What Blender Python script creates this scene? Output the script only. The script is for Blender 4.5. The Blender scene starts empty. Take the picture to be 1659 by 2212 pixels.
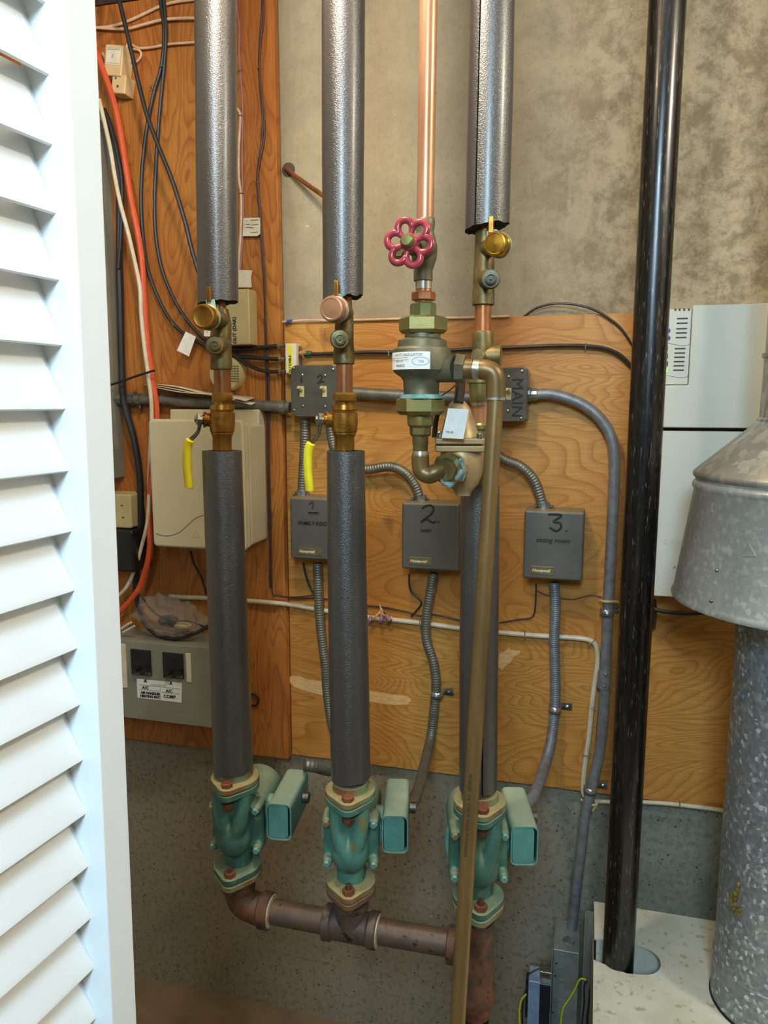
import bpy, bmesh, math, random
from mathutils import Vector, Matrix, noise
random.seed(7)
V = Vector
sc = bpy.context.scene
COL = sc.collection
# ---------------------------------------------------------------- camera
F = 1650.0; PITCH = math.radians(8.3); YAW = math.radians(15.0); D = 1.75; CAMH = 1.658; OFF = CAMH-1.43
cam = bpy.data.objects.new('camera', bpy.data.cameras.new('camera'))
COL.objects.link(cam)
cam.location = (0, -D, CAMH)
cam.rotation_euler = (math.pi/2 - PITCH, 0, YAW)
cam.data.sensor_fit = 'VERTICAL'; cam.data.sensor_height = 36; cam.data.lens = 36*F/2212
cam.data.clip_start = 0.02
sc.camera = cam
# ---------------------------------------------------------------- world, lights, exposure
sc.view_settings.view_transform = 'Standard'; sc.view_settings.look = 'None'
sc.view_settings.gamma = 1; sc.view_settings.use_curve_mapping = False
sc.view_settings.exposure = 0.0
w = bpy.data.worlds.new('world'); sc.world = w; w.use_nodes = True
w.node_tree.nodes['Background'].inputs[0].default_value = (0.62, 0.70, 0.80, 1)
w.node_tree.nodes['Background'].inputs[1].default_value = 0.16
def light(name, kind, loc, energy, color, size=0.1, target=None, size_y=None):
    l = bpy.data.lights.new(name, kind); l.energy = energy; l.color = color
    if kind == 'AREA':
        l.size = size
        if size_y: l.shape = 'RECTANGLE'; l.size_y = size_y
    else: l.shadow_soft_size = size
    o = bpy.data.objects.new(name, l); COL.objects.link(o); o.location = loc
    if target is not None:
        o.rotation_euler = (V(target)-V(loc)).to_track_quat('-Z', 'Y').to_euler()
    return o
light('closet_lamp', 'POINT', (-0.42, -0.92, 2.26+OFF), 30.0, (1.0, 0.84, 0.64), 0.06)
light('side_lamp', 'POINT', (0.95, -0.95, 2.26+OFF), 30, (1.0, 0.93, 0.80), 0.06)
light('room_light', 'AREA', (0.05, -2.65, 2.50), 52, (0.56, 0.81, 1.0), 0.45, (-0.45, -1.0, 1.1), 0.6)
# ---------------------------------------------------------------- pixel helper: pixel of the 1659x2212 photo -> point on the plane Y = -d
cy_, sy_ = math.cos(YAW), math.sin(YAW); cp_, sp_ = math.cos(PITCH), math.sin(PITCH)
RIGHT = V((cy_, sy_, 0)); FH = V((-sy_, cy_, 0)); FWD = FH*cp_ + V((0, 0, -sp_)); UP = FH*sp_ + V((0, 0, cp_))
CAM = V((0, -D, CAMH))
def ray(px, py): return RIGHT*((px-829.5)/F) + FWD - UP*((py-1106)/F)
def P(px, py, d=0.0):
    r = ray(px, py); return CAM + r*((D-d)/r.y)
def PZ(px, py, z): return CAM + ray(px, py)*z
def S(pt): return F/((V(pt)-CAM).dot(FWD))
def proj(pt):
    q = V(pt)-CAM; z = q.dot(FWD); return (829.5+F*q.dot(RIGHT)/z, 1106-F*q.dot(UP)/z)
# ---------------------------------------------------------------- materials
def lin(h):
    h = h.lstrip('#'); c = [int(h[i:i+2], 16)/255 for i in (0, 2, 4)]
    return tuple([(x/12.92 if x <= .04045 else ((x+.055)/1.055)**2.4) for x in c])+(1,)
class NT:
    def __init__(s, name):
        s.m = bpy.data.materials.new(name); s.m.use_nodes = True
        s.t = s.m.node_tree; s.b = s.t.nodes['Principled BSDF']; s._pos = None
    def n(s, typ, **kw):
        nd = s.t.nodes.new(typ)
        for k, v in kw.items():
            if k in nd.inputs: nd.inputs[k].default_value = v
            else: setattr(nd, k, v)
        return nd
    def l(s, a, b): s.t.links.new(a, b)
    def pos(s, scale=(1, 1, 1), rot=(0, 0, 0)):
        if s._pos is None: s._pos = s.n('ShaderNodeNewGeometry').outputs['Position']
        mp = s.n('ShaderNodeMapping'); mp.inputs['Scale'].default_value = scale; mp.inputs['Rotation'].default_value = rot
        s.l(s._pos, mp.inputs['Vector']); return mp.outputs[0]
    def noise(s, scale, detail=4, rough=.55, dist=0, vs=(1, 1, 1), rot=(0, 0, 0)):
        nd = s.n('ShaderNodeTexNoise'); nd.inputs['Scale'].default_value = scale; nd.inputs['Detail'].default_value = detail
        nd.inputs['Roughness'].default_value = rough; nd.inputs['Distortion'].default_value = dist
        s.l(s.pos(vs, rot), nd.inputs['Vector']); return nd.outputs['Fac']
    def ramp(s, fac, stops, interp='LINEAR'):
        r = s.n('ShaderNodeValToRGB'); r.color_ramp.interpolation = interp; e = r.color_ramp.elements
        while len(e) < len(stops): e.new(.5)
        for i, (p, c) in enumerate(stops):
            e[i].position = p; e[i].color = c if isinstance(c, tuple) else (c, c, c, 1)
        s.l(fac, r.inputs[0]); return r.outputs[0]
    def mix(s, fac, a, b, mode='MIX'):
        m = s.n('ShaderNodeMix', data_type='RGBA', blend_type=mode)
        if isinstance(fac, (int, float)): m.inputs[0].default_value = fac
        else: s.l(fac, m.inputs[0])
        for i, x in ((6, a), (7, b)):
            if isinstance(x, tuple): m.inputs[i].default_value = x
            else: s.l(x, m.inputs[i])
        return m.outputs[2]
    def math(s, op, a, b=None):
        m = s.n('ShaderNodeMath', operation=op)
        for i, x in ((0, a), (1, b)):
            if x is None: continue
            if isinstance(x, (int, float)): m.inputs[i].default_value = x
            else: s.l(x, m.inputs[i])
        return m.outputs[0]
    def bump(s, h, strength=.3, dist=.002):
        b = s.n('ShaderNodeBump'); b.inputs['Strength'].default_value = strength; b.inputs['Distance'].default_value = dist
        s.l(h, b.inputs['Height']); s.l(b.outputs[0], s.b.inputs['Normal'])
    def out(s, col=None, rough=None, metal=0, spec=None):
        if col is not None:
            if isinstance(col, tuple): s.b.inputs['Base Color'].default_value = col
            else: s.l(col, s.b.inputs['Base Color'])
        if rough is not None:
            if isinstance(rough, (int, float)): s.b.inputs['Roughness'].default_value = rough
            else: s.l(rough, s.b.inputs['Roughness'])
        s.b.inputs['Metallic'].default_value = metal
        if spec is not None: s.b.inputs['Specular IOR Level'].default_value = spec
        return s.m
def simple(name, c1, c2=None, scale=30, rough=.5, metal=0, bump=0, bscale=300, spec=None, dust=None, dustamt=1.0, lo=.4, hi=.62, spots=None, spotcol=None, vs=(1, 1, 1)):
    t = NT(name); col = lin(c1)
    if c2: col = t.mix(t.ramp(t.noise(scale, 5, .6, .3, vs), [(lo, 0.0), (hi, 1.0)]), lin(c1), lin(c2))
    if spots: col = t.mix(t.ramp(t.noise(spots, 3, .6), [(.6, 0.0), (.68, 1.0)]), col, lin(spotcol))
    if dust:
        g = t.n('ShaderNodeNewGeometry'); sp = t.n('ShaderNodeSeparateXYZ'); t.l(g.outputs['Normal'], sp.inputs[0])
        up = t.ramp(sp.outputs[2], [(.25, 0.0), (.85, dustamt)])
        up = t.math('MULTIPLY', up, t.ramp(t.noise(45, 4), [(.25, .6), (.6, 1.0)]))
        col = t.mix(up, col, lin(dust))
    if bump: t.bump(t.noise(bscale, 3, .6), bump, .001)
    return t.out(col, rough, metal, spec)
MT = {}
# foam sleeve
t = NT('foam'); n1 = t.noise(430, 2, .6, 0, (1, 1, 1.5)); n2 = t.noise(60, 4, .6, 0, (1, 1, .3))
t.bump(t.math('ADD', n1, t.math('MULTIPLY', n2, .5)), .75, .0011)
t.b.inputs['Coat Weight'].default_value = .5; t.b.inputs['Coat Roughness'].default_value = .26
MT['foam'] = t.out(t.mix(n2, lin('2d2a28'), lin('403c39')), .33, 0, 1.0)
MT['foam_cut'] = simple('foam_cut', '1b1a1a', '2c2a29', 200, .9, bump=.5)
MT['copper_bright'] = simple('copper_bright', 'cc9676', 'a87858', 9, .36, .5, vs=(1, 1, .3))
MT['copper'] = simple('copper', 'ac6c42', '805434', 30, .36, .6, vs=(1, 1, .5), bump=.05)
MT['copper_dull'] = simple('copper_dull', '84683e', '685432', 22, .40, .5, vs=(1, 1, .25), bump=.05)
MT['brass'] = simple('brass', 'b08238', '94642a', 40, .32, .85)
MT['brass_bright'] = simple('brass_bright', 'caa03c', 'a5762a', 40, .25, .9)
MT['brass_aged'] = simple('brass_aged', '7d6a3e', '5c4f30', 35, .45, .6, bump=.15, spots=90, spotcol='6f7d5c')
MT['brass_green'] = simple('brass_green', '74754a', '8a7a44', 30, .38, .65, bump=.1)
MT['bronze_grey'] = simple('bronze_grey', '6c6650', '565240', 30, .5, .45, bump=.2)
MT['bronze_tan'] = simple('bronze_tan', 'a58a60', '8c7452', 20, .45, .35, bump=.12)
MT['patina'] = simple('patina', '8fb0a4', '5f9088', 90, .8, 0, bump=.8, bscale=400)
MT['crust'] = simple('crust', '8fa8a0', '6c8478', 120, .6, .2, bump=.6, spots=150, spotcol='c0c8c0')
MT['sealant_ring'] = simple('sealant_ring', 'b8a890', '9a7c5c', 60, .8)
MT['solder'] = simple('solder', 'c4c0b8', '98938a', 60, .3, .8)
MT['steel'] = simple('steel', 'a8a69c', '7c7a72', 60, .3, .9)
MT['steel_dull'] = simple('steel_dull', '6e6a60', '4c4840', 60, .45, .8)
MT['rust'] = simple('rust', '4a382e', '6e452c', 38, .6, .25, bump=.4, spots=70, spotcol='3a2a22')
MT['rust_orange'] = simple('rust_orange', '7c4628', '5c3222', 60, .75, .1, bump=.5)
MT['iron_brown'] = simple('iron_brown', '564840', '6a5140', 26, .5, .35, bump=.25, spots=60, spotcol='2c221c')
t = NT('black_iron'); ns = t.noise(60, 5, .7, 0, (1, 1, .06)); sx = t.noise(300, 3, .6, 0, (1, 1, .12))
c = t.mix(t.ramp(ns, [(.5, 0.0), (.75, 1.0)]), lin('0b0a0a'), lin('2e2723'))
c = t.mix(t.ramp(sx, [(.60, 0.0), (.72, .8)]), c, lin('7f7267'))
MT['black_iron'] = t.out(c, t.ramp(ns, [(.3, .18), (.7, .38)]), .25, .8)
MT['pump_green'] = simple('pump_green', '3f6656', '32564a', 24, .5, .05, bump=.25, bscale=160, dust='7f8a6c', dustamt=.95, spots=38, spotcol='5f6f4c')
MT['pump_cover'] = simple('pump_cover', '588c82', '4c7e74', 24, .35, 0, bump=.05)
MT['pump_box'] = simple('pump_box', '5c8a7e', '4e7c70', 24, .42, 0, dust='9aa68c', dustamt=.9)
MT['flange_dusty'] = simple('flange_dusty', '6f7f5a', '7a5230', 30, .7, .05, bump=.4, dust='a09468', dustamt=.8, spots=32, spotcol='7a4424')
MT['flange_rust'] = simple('flange_rust', '5f4a38', '6c4a2c', 30, .7, .1, bump=.4, dust='86704e', dustamt=.8, spots=45, spotcol='5c3322')
MT['red_paint'] = simple('red_paint', 'a83a44', '8c2c36', 30, .22, 0)
MT['yellow'] = simple('yellow', 'd8cc20', 'c8b81c', 30, .4, 0)
MT['dark_box'] = simple('dark_box', '5a5954', '51504b', 8, .5, .1, bump=.08, bscale=500, dust='8c7a5c', dustamt=.85)
MT['grey_box'] = simple('grey_box', '5a5850', '504e48', 12, .35, .3, bump=.08)
MT['taped_box'] = simple('taped_box', '6a655c', '5a564e', 20, .2, .3, bump=.35, bscale=60)
MT['grey_panel'] = simple('grey_panel', '8a8a7c', '7e7e72', 8, .5, .1, bump=.08, bscale=600)
MT['conduit'] = simple('conduit', '7c7a72', '6a6862', 40, .45, .5, bump=.08, bscale=600)
MT['flex'] = simple('flex', '6c6a60', '7c786c', 40, .42, .6)
MT['emt'] = simple('emt', '83868a', '717478', 60, .45, .4, bump=.1, bscale=800)
MT['galv_plate'] = simple('galv_plate', '8c948e', '7c847e', 30, .4, .35)
MT['galv_clip'] = simple('galv_clip', 'a4a8a4', '84888a', 60, .32, .8)
t = NT('galvanised'); vo = t.n('ShaderNodeTexVoronoi'); vo.inputs['Scale'].default_value = 170; t.l(t.pos((1, 1, .8)), vo.inputs['Vector'])
sp = t.n('ShaderNodeSeparateXYZ'); t.l(vo.outputs['Color'], sp.inputs[0])
c = t.ramp(sp.outputs[0], [(0, lin('7c8286')), (.6, lin('8e9498')), (.86, lin('a0a6a8')), (1, lin('dce0e0'))])
MT['galvanised'] = t.out(c, t.ramp(sp.outputs[1], [(0, .35), (1, .55)]), .5)
t = NT('galvanised_hood'); vo = t.n('ShaderNodeTexVoronoi'); vo.inputs['Scale'].default_value = 150; t.l(t.pos((1, 1, .8)), vo.inputs['Vector'])
sp = t.n('ShaderNodeSeparateXYZ'); t.l(vo.outputs['Color'], sp.inputs[0])
c = t.ramp(sp.outputs[0], [(0, lin('9ca2a2')), (.75, lin('a6acaa')), (1, lin('bcc2c0'))])
MT['galvanised_hood'] = t.out(t.mix(t.ramp(t.noise(9, 5, .6, .4), [(.45, 0.0), (.7, .5)]), c, lin('84827a')), .42, .45)
t = NT('galvanised_dusty'); vo = t.n('ShaderNodeTexVoronoi'); vo.inputs['Scale'].default_value = 75; t.l(t.pos((1, 1, .6)), vo.inputs['Vector'])
sp = t.n('ShaderNodeSeparateXYZ'); t.l(vo.outputs['Color'], sp.inputs[0])
c = t.ramp(sp.outputs[0], [(0, lin('8c908c')), (.6, lin('a0a29c')), (1, lin('bcbcb4'))])
c = t.mix(t.ramp(t.noise(14, 5, .6, .4), [(.4, 0.0), (.62, .55)]), c, lin('8c8470'))
MT['galvanised_dusty'] = t.out(c, .45, .55)
MT['door_white'] = simple('door_white', 'eef2f4', None, rough=.45)
MT['cream'] = simple('cream', 'd6d6c6', 'c8c6b2', 10, .5, 0, spots=50, spotcol='b0a890')
MT['white_box'] = simple('white_box', 'd6d6c8', 'cfcfc2', 5, .45)
MT['white_plastic'] = simple('white_plastic', 'c6bea0', 'bfb698', 6, .42)
MT['beige'] = simple('beige', 'c0b080', 'b4a474', 14, .5)
MT['paper'] = simple('paper', 'd8d0bc', 'ccc2aa', 40, .7)
MT['label_white'] = simple('label_white', 'e4e6e2', None, rough=.35)
MT['tag_white'] = simple('tag_white', 'f2f0ea', 'e8e4da', 50, .25)
MT['black_plastic'] = simple('black_plastic', '141416', '1e1d1e', 30, .35)
MT['black_cable'] = simple('black_cable', '1c1a1a', '262222', 50, .42)
MT['brown_cable'] = simple('brown_cable', '4a2a24', '382220', 50, .5)
MT['lilac_cable'] = simple('lilac_cable', '9c6c78', None, rough=.5)
MT['white_cable'] = simple('white_cable', 'cfc4ae', 'c0b294', 40, .45)
MT['pink_cable'] = simple('pink_cable', 'd8b494', 'c8a080', 40, .5)
MT['orange_cable'] = simple('orange_cable', 'd0552c', 'c04a26', 40, .5)
MT['ink'] = simple('ink', '161214', None, rough=.6)
MT['ink_soft'] = simple('ink_soft', '5c564e', None, rough=.6)
MT['engraved'] = simple('engraved', 'd8d0b0', None, rough=.4)
MT['nameplate'] = simple('nameplate', '8c8460', '7c7454', 30, .35, .6)
MT['vent_dark'] = simple('vent_dark', '4c4a40', None, rough=.8)
MT['black_gap'] = simple('black_gap', '0c0b0a', None, rough=.9)
MT['blue_plastic'] = simple('blue_plastic', '3c5ca8', None, rough=.4)
MT['navy'] = simple('navy', '1c2430', '141a24', 30, .3)
MT['pale_blue'] = simple('pale_blue', '8098b0', '6c849c', 30, .3)
MT['green_plastic'] = simple('green_plastic', '1f5a38', None, rough=.4)
MT['yellow_label'] = simple('yellow_label', 'dcd42c', None, rough=.5)
MT['yellow_green'] = simple('yellow_green', 'b8c020', None, rough=.45)
t = NT('led'); t.b.inputs['Emission Color'].default_value = (.35, 1, .02, 1); t.b.inputs['Emission Strength'].default_value = 1.2; MT['led'] = t.out(lin('90f020'), .4)
t = NT('clear_bag'); g = t.n('ShaderNodeBsdfTransparent'); mxs = t.n('ShaderNodeMixShader'); mxs.inputs[0].default_value = .26
t.bump(t.noise(28, 5, .7, 1.5), .9, .02); t.out(lin('b8b0a4'), .14, 0, 1.0)
t.l(g.outputs[0], mxs.inputs[1]); t.l(t.b.outputs[0], mxs.inputs[2]); t.l(mxs.outputs[0], t.t.nodes['Material Output'].inputs[0]); MT['clear_bag'] = t.m
# plywood
def plywood(name, a, b, dark, vert, seed):
    t = NT(name)
    vs = (6, 1, 1.0) if vert else (1.25, 1, 3.6)
    t0 = t.n('ShaderNodeTexNoise'); t0.inputs['Scale'].default_value = 1.15; t0.inputs['Detail'].default_value = 2.2
    t0.inputs['Roughness'].default_value = .45; t0.inputs['Distortion'].default_value = .9
    mp = t.n('ShaderNodeMapping'); mp.inputs['Scale'].default_value = vs; mp.inputs['Location'].default_value = (seed, 0, seed*.7)
    g = t.n('ShaderNodeNewGeometry'); t.l(g.outputs['Position'], mp.inputs[0]); t.l(mp.outputs[0], t0.inputs['Vector'])
    r = t.math('FRACT', t.math('MULTIPLY', t0.outputs['Fac'], 38 if not vert else 26))
    lines = t.ramp(r, [(0, .1), (.35, .0), (.75, .45), (.93, 1.0), (1, .15)])
    fine = t.noise(30, 5, .7, 0, (14, 1, .6) if vert else (.6, 1, 14))
    big = t.noise(2.2, 3, .5, .3)
    col = t.mix(t.ramp(big, [(.38, 0.0), (.62, 1.0)]), lin(a), lin(b))
    col = t.mix(t.math('MULTIPLY', lines, .62), col, lin(dark))
    col = t.mix(t.ramp(fine, [(.35, .45), (.6, 0.0)]), col, lin(dark))
    kn = t.noise(11, 2, .5, .2, (1, 1, .5)); col = t.mix(t.ramp(kn, [(.7, 0.0), (.78, .6)]), col, lin('4a2410'))
    t.bump(fine, .12, .001)
    return t.out(col, .5, 0, .4)
MT['ply_left'] = plywood('ply_left', 'b0682c', 'bc7e38', '7c3e16', True, 3.1)
MT['ply_main'] = plywood('ply_main', 'bc7e36', 'c6954c', '94561c', False, 8.4)
MT['ply_edge'] = simple('ply_edge', 'c09058', 'a47440', 60, .7, vs=(1, 1, 6))
# concrete
t = NT('concrete'); b1 = t.noise(2.6, 7, .66, .4); b2 = t.noise(16, 8, .78, .2); st = t.noise(14, 4, .6, 0, (3, 1, .35)); fine = t.noise(260, 3, .7)
px_ = t.n('ShaderNodeSeparateXYZ'); t.l(t.pos(), px_.inputs[0])
reg = t.ramp(t.math('ADD', px_.outputs[0], t.math('MULTIPLY', b1, .5)), [(.06, .15), (.30, 1.0)])      # the rougher pour lies to the right
col = t.mix(t.ramp(b1, [(.40, 0.0), (.62, 1.0)]), lin('a89c82'), lin('978c76'))
col = t.mix(t.math('MULTIPLY', t.ramp(b2, [(.44, 0.0), (.58, .75)]), reg), col, lin('6c5f48'))
col = t.mix(t.ramp(st, [(.56, 0.0), (.78, .25)]), col, lin('bcb6a2'))
cool_cast = t.ramp(t.math('ADD', px_.outputs[2], t.math('MULTIPLY', t.noise(3, 4), .3)), [(.90, 1.0), (1.25, 0.0)])  # cool light cast painted into the lower concrete, brown left to teal right
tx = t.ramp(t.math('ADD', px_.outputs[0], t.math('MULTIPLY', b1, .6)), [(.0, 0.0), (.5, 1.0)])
col = t.mix(t.math('MULTIPLY', cool_cast, .7), col, t.mix(tx, lin('877a66'), lin('75827c')))
vo = t.n('ShaderNodeTexVoronoi'); vo.inputs['Scale'].default_value = 80; t.l(t.pos(), vo.inputs['Vector'])
sp = t.n('ShaderNodeSeparateXYZ'); t.l(vo.outputs['Color'], sp.inputs[0])
pit = t.math('MULTIPLY', t.ramp(vo.outputs['Distance'], [(.08, 1.0), (.26, 0.0)]), t.ramp(sp.outputs[0], [(.35, 0.0), (.9, 1.0)]))
pz = t.n('ShaderNodeSeparateXYZ'); t.l(t.pos(), pz.inputs[0]); low = t.ramp(pz.outputs[2], [(.70, 1.0), (.95, .2)])
pit = t.math('MULTIPLY', pit, low)
col = t.mix(pit, col, lin('2c2820'))
col = t.mix(t.ramp(t.noise(520, 2, .6), [(.60, 0.0), (.68, .55)]), col, lin('3c362a'))
fl = t.noise(24, 4, .75, .2); col = t.mix(t.ramp(fl, [(.70, 0.0), (.74, .8)]), col, lin('d2cbb8'))
col = t.mix(t.math('MULTIPLY', t.ramp(t.noise(70, 5, .75), [(.50, 0.0), (.66, .6)]), low), col, lin('4a4234'))
t.bump(t.math('ADD', fine, t.math('MULTIPLY', pit, -3.0)), .35, .0015)
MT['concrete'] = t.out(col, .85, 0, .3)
MT['floor'] = simple('floor', '7c6850', '6a5842', 5, .8, bump=.2)
MT['plaster'] = simple('plaster', 'b4aa94', 'a89e88', 4, .9)
MT['ceiling'] = simple('ceiling', 'cfc8b8', 'c0b8a6', 4, .9)
MT['dark_wood'] = simple('dark_wood', '2e2018', '3c2a1e', 12, .8)
# ---------------------------------------------------------------- mesh builder
WM = {}
class MB:
    def __init__(s): s.v = []; s.f = []
    def add(s, vs, fs):
        o = len(s.v); s.v += [V(x) for x in vs]; s.f += [[i+o for i in f] for f in fs]; return s
    def box(s, c, size, rot=None):
        c = V(c); hx, hy, hz = size[0]/2, size[1]/2, size[2]/2
        vs = [V((x, y, z)) for x in (-hx, hx) for y in (-hy, hy) for z in (-hz, hz)]
        if rot is not None: vs = [rot @ v for v in vs]
        return s.add([v+c for v in vs], [(0, 1, 3, 2), (4, 6, 7, 5), (0, 4, 5, 1), (2, 3, 7, 6), (0, 2, 6, 4), (1, 5, 7, 3)])
    def bb(s, a, b):
        a = V(a); b = V(b); return s.box((a+b)/2, [abs(b[i]-a[i]) for i in range(3)])
    def rings(s, rr, n=24, phase=0, caps=True, axis=None, up=None):
        """rr = [(centre, radius or (rx, ry)), ...] stacked along axis (default Z)"""
        ax = V(axis).normalized() if axis is not None else V((0, 0, 1))
        if up is None: up = V((0, 1, 0)) if abs(ax.z) > .9 else V((0, 0, 1))
        e1 = V(up).cross(ax).normalized(); e2 = ax.cross(e1).normalized()
        vs = []
        for c, r in rr:
            rx, ry = r if isinstance(r, tuple) else (r, r)
            for k in range(n):
                a = 2*math.pi*k/n+phase; vs.append(V(c)+e1*(rx*math.cos(a))+e2*(ry*math.sin(a)))
        fs = [(i*n+k, i*n+(k+1) % n, (i+1)*n+(k+1) % n, (i+1)*n+k) for i in range(len(rr)-1) for k in range(n)]
        if caps: fs += [tuple(range(n-1, -1, -1)), tuple((len(rr)-1)*n+k for k in range(n))]
        return s.add(vs, fs)
    def cyl(s, a, b, r, r2=None, n=24, phase=0):
        a = V(a); b = V(b); return s.rings([(a, r), (b, r if r2 is None else r2)], n, phase, True, b-a)
    def lathe(s, o, axis, prof, n=32, phase=0):
        o = V(o); ax = V(axis).normalized(); return s.rings([(o+ax*h, r) for h, r in prof], n, phase, True, ax)
    def tube(s, pts, r, n=10, closed=False, caps=True, flat=None):
        pts = [V(p) for p in pts]; m = len(pts); rs = r if isinstance(r, list) else [r]*m
        T = []
        for i in range(m):
            if closed: d = pts[(i+1) % m]-pts[i-1]
            else: d = pts[min(i+1, m-1)]-pts[max(i-1, 0)]
            T.append(d.normalized() if d.length > 1e-9 else V((0, 0, 1)))
        nrm = T[0].orthogonal().normalized(); vs = []
        if flat is not None: nrm = V(flat)
        for i in range(m):
            nrm = (V(flat) if flat is not None else nrm); nrm = nrm - T[i]*nrm.dot(T[i]); nrm.normalize(); bn = T[i].cross(nrm)
            rr = rs[i]; ra, rb = rr if isinstance(rr, tuple) else (rr, rr)
            for k in range(n):
                a = 2*math.pi*k/n+(math.pi/4 if n == 4 else 0); vs.append(pts[i]+nrm*(ra*math.cos(a))+bn*(rb*math.sin(a)))
        fs = []
        for i in range(m if closed else m-1):
            j = (i+1) % m
            fs += [(i*n+k, i*n+(k+1) % n, j*n+(k+1) % n, j*n+k) for k in range(n)]
        if not closed and caps: fs += [tuple(range(n-1, -1, -1)), tuple((m-1)*n+k for k in range(n))]
        return s.add(vs, fs)
    def ball(s, c, r, n=16, m=10, sq=(1, 1, 1)):
        c = V(c); rr = [(c+V((0, 0, -r*sq[2]*math.cos(math.pi*i/m))), (max(1e-5, r*sq[0]*math.sin(math.pi*i/m)), max(1e-5, r*sq[1]*math.sin(math.pi*i/m)))) for i in range(m+1)]
        return s.rings(rr, n)
    def prism(s, poly, o, ex, ey, ez, h):
        """poly 2D list in (ex, ey) at o, extruded h along ez"""
        o = V(o); ex = V(ex); ey = V(ey); ez = V(ez); n = len(poly)
        vs = [o+ex*x+ey*y for x, y in poly]+[o+ex*x+ey*y+ez*h for x, y in poly]
        return s.add(vs, [tuple(range(n-1, -1, -1)), tuple(range(n, 2*n))]+[(i, (i+1) % n, n+(i+1) % n, n+i) for i in range(n)])
    def build(s, name, mat, parent=None, bevel=0, seg=2, sharp=38, local=False, remesh=0, smooth=True):
        me = bpy.data.meshes.new(name); vs = s.v
        M = WM.get(parent.name if parent else None, Matrix())
        if not local: Mi = M.inverted(); vs = [Mi @ v for v in vs]
        me.from_pydata([tuple(v) for v in vs], [], s.f); me.validate()
        bm = bmesh.new(); bm.from_mesh(me); bmesh.ops.recalc_face_normals(bm, faces=bm.faces); bm.to_mesh(me); bm.free()
        me.materials.append(MT[mat] if isinstance(mat, str) else mat)
        if smooth:
            me.polygons.foreach_set('use_smooth', [True]*len(me.polygons)); me.set_sharp_from_angle(angle=math.radians(sharp))
        o = bpy.data.objects.new(name, me); COL.objects.link(o)
        if parent: o.parent = parent
        WM[o.name] = M.copy()
        if remesh:
            r = o.modifiers.new('r', 'REMESH'); r.mode = 'VOXEL'; r.voxel_size = remesh; r.use_smooth_shade = True
            q = o.modifiers.new('s', 'SMOOTH'); q.factor = .6; q.iterations = 5
        if bevel:
            b = o.modifiers.new('b', 'BEVEL'); b.width = bevel; b.segments = seg; b.limit_method = 'ANGLE'; b.angle_limit = math.radians(45); b.harden_normals = True
        return o
def tag(o, label, cat, group=None):
    o['label'] = label; o['category'] = cat
    if group: o['group'] = group
    return o
def struct(o): o['kind'] = 'structure'; return o
def thing(name, label, cat, loc=(0, 0, 0), rz=0, group=None):
    o = bpy.data.objects.new(name, None); COL.objects.link(o); o.empty_display_size = .02
    o.location = loc; o.rotation_euler = (0, 0, rz)
    WM[o.name] = Matrix.Translation(V(loc)) @ Matrix.Rotation(rz, 4, 'Z')
    return tag(o, label, cat, group)
def catmull(pts, step=8):
    out = []; n = len(pts)
    for i in range(n-1):
        p0 = pts[max(i-1, 0)]; p1 = pts[i]; p2 = pts[i+1]; p3 = pts[min(i+2, n-1)]
        for k in range(step):
            t = k/step
            out.append(.5*((2*p1)+(p2-p0)*t+(2*p0-5*p1+4*p2-p3)*t*t+(3*p1-p0-3*p2+p3)*t**3))
    out.append(pts[-1]); return out
def PX(lst, d=None):
    return [P(q[0], q[1], q[2] if len(q) > 2 else d) for q in lst]
def resample(pts, step):
    out = [pts[0].copy()]; acc = 0
    for a, b in zip(pts, pts[1:]):
        L = (b-a).length; t = step-acc
        while t <= L: out.append(a+(b-a)*(t/L)); t += step
        acc = (acc+L) % step if L else acc
    return out
def RP(px, py, d, wpx): return wpx/2/S(P(px, py, d))
def cable(name, lst, d, wpx, mat, label=None, cat='cable', parent=None, step=8, n=8, group=None):
    pts = PX(lst, d); r = RP(lst[len(lst)//2][0], lst[len(lst)//2][1], d if len(lst[0]) < 3 else lst[0][2], wpx)
    o = MB().tube(catmull(pts, step), r, n).build(name, mat, parent)
    if label: tag(o, label, cat, group)
    return o
def flexpipe(name, lst, d, r, mat, label=None, parent=None, pitch=.0062, cat='conduit'):
    pts = resample(catmull(PX(lst, d), 30), pitch/4)
    rs = [r*(1+(.0, .085, .10, .02)[i % 4]) for i in range(len(pts))]
    o = MB().tube(pts, rs, 14).build(name, mat, parent, sharp=80)
    if label: tag(o, label, cat)
    return o
def vstack(lst, d, n=28, phase=0, mb=None):
    """lst = [(xc_px, y_px, width_px), ...] horizontal rings about a vertical axis"""
    mb = mb or MB(); k = 1.0 if n != 6 else 1.07
    return mb.rings([(P(x, y, d), RP(x, y, d, wd)*k) for x, y, wd in lst], n, phase)
def rrect(w_, h_, r, k=5, x0=0, y0=0):
    o = []
    for cx, cy, a0 in ((w_/2-r, h_/2-r, 0), (-w_/2+r, h_/2-r, 90), (-w_/2+r, -h_/2+r, 180), (w_/2-r, -h_/2+r, 270)):
        for i in range(k+1):
            a = math.radians(a0+90*i/k); o.append((x0+cx+r*math.cos(a), y0+cy+r*math.sin(a)))
    return o
EX, EZ, EN = V((1, 0, 0)), V((0, 0, 1)), V((0, -1, 0))
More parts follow.
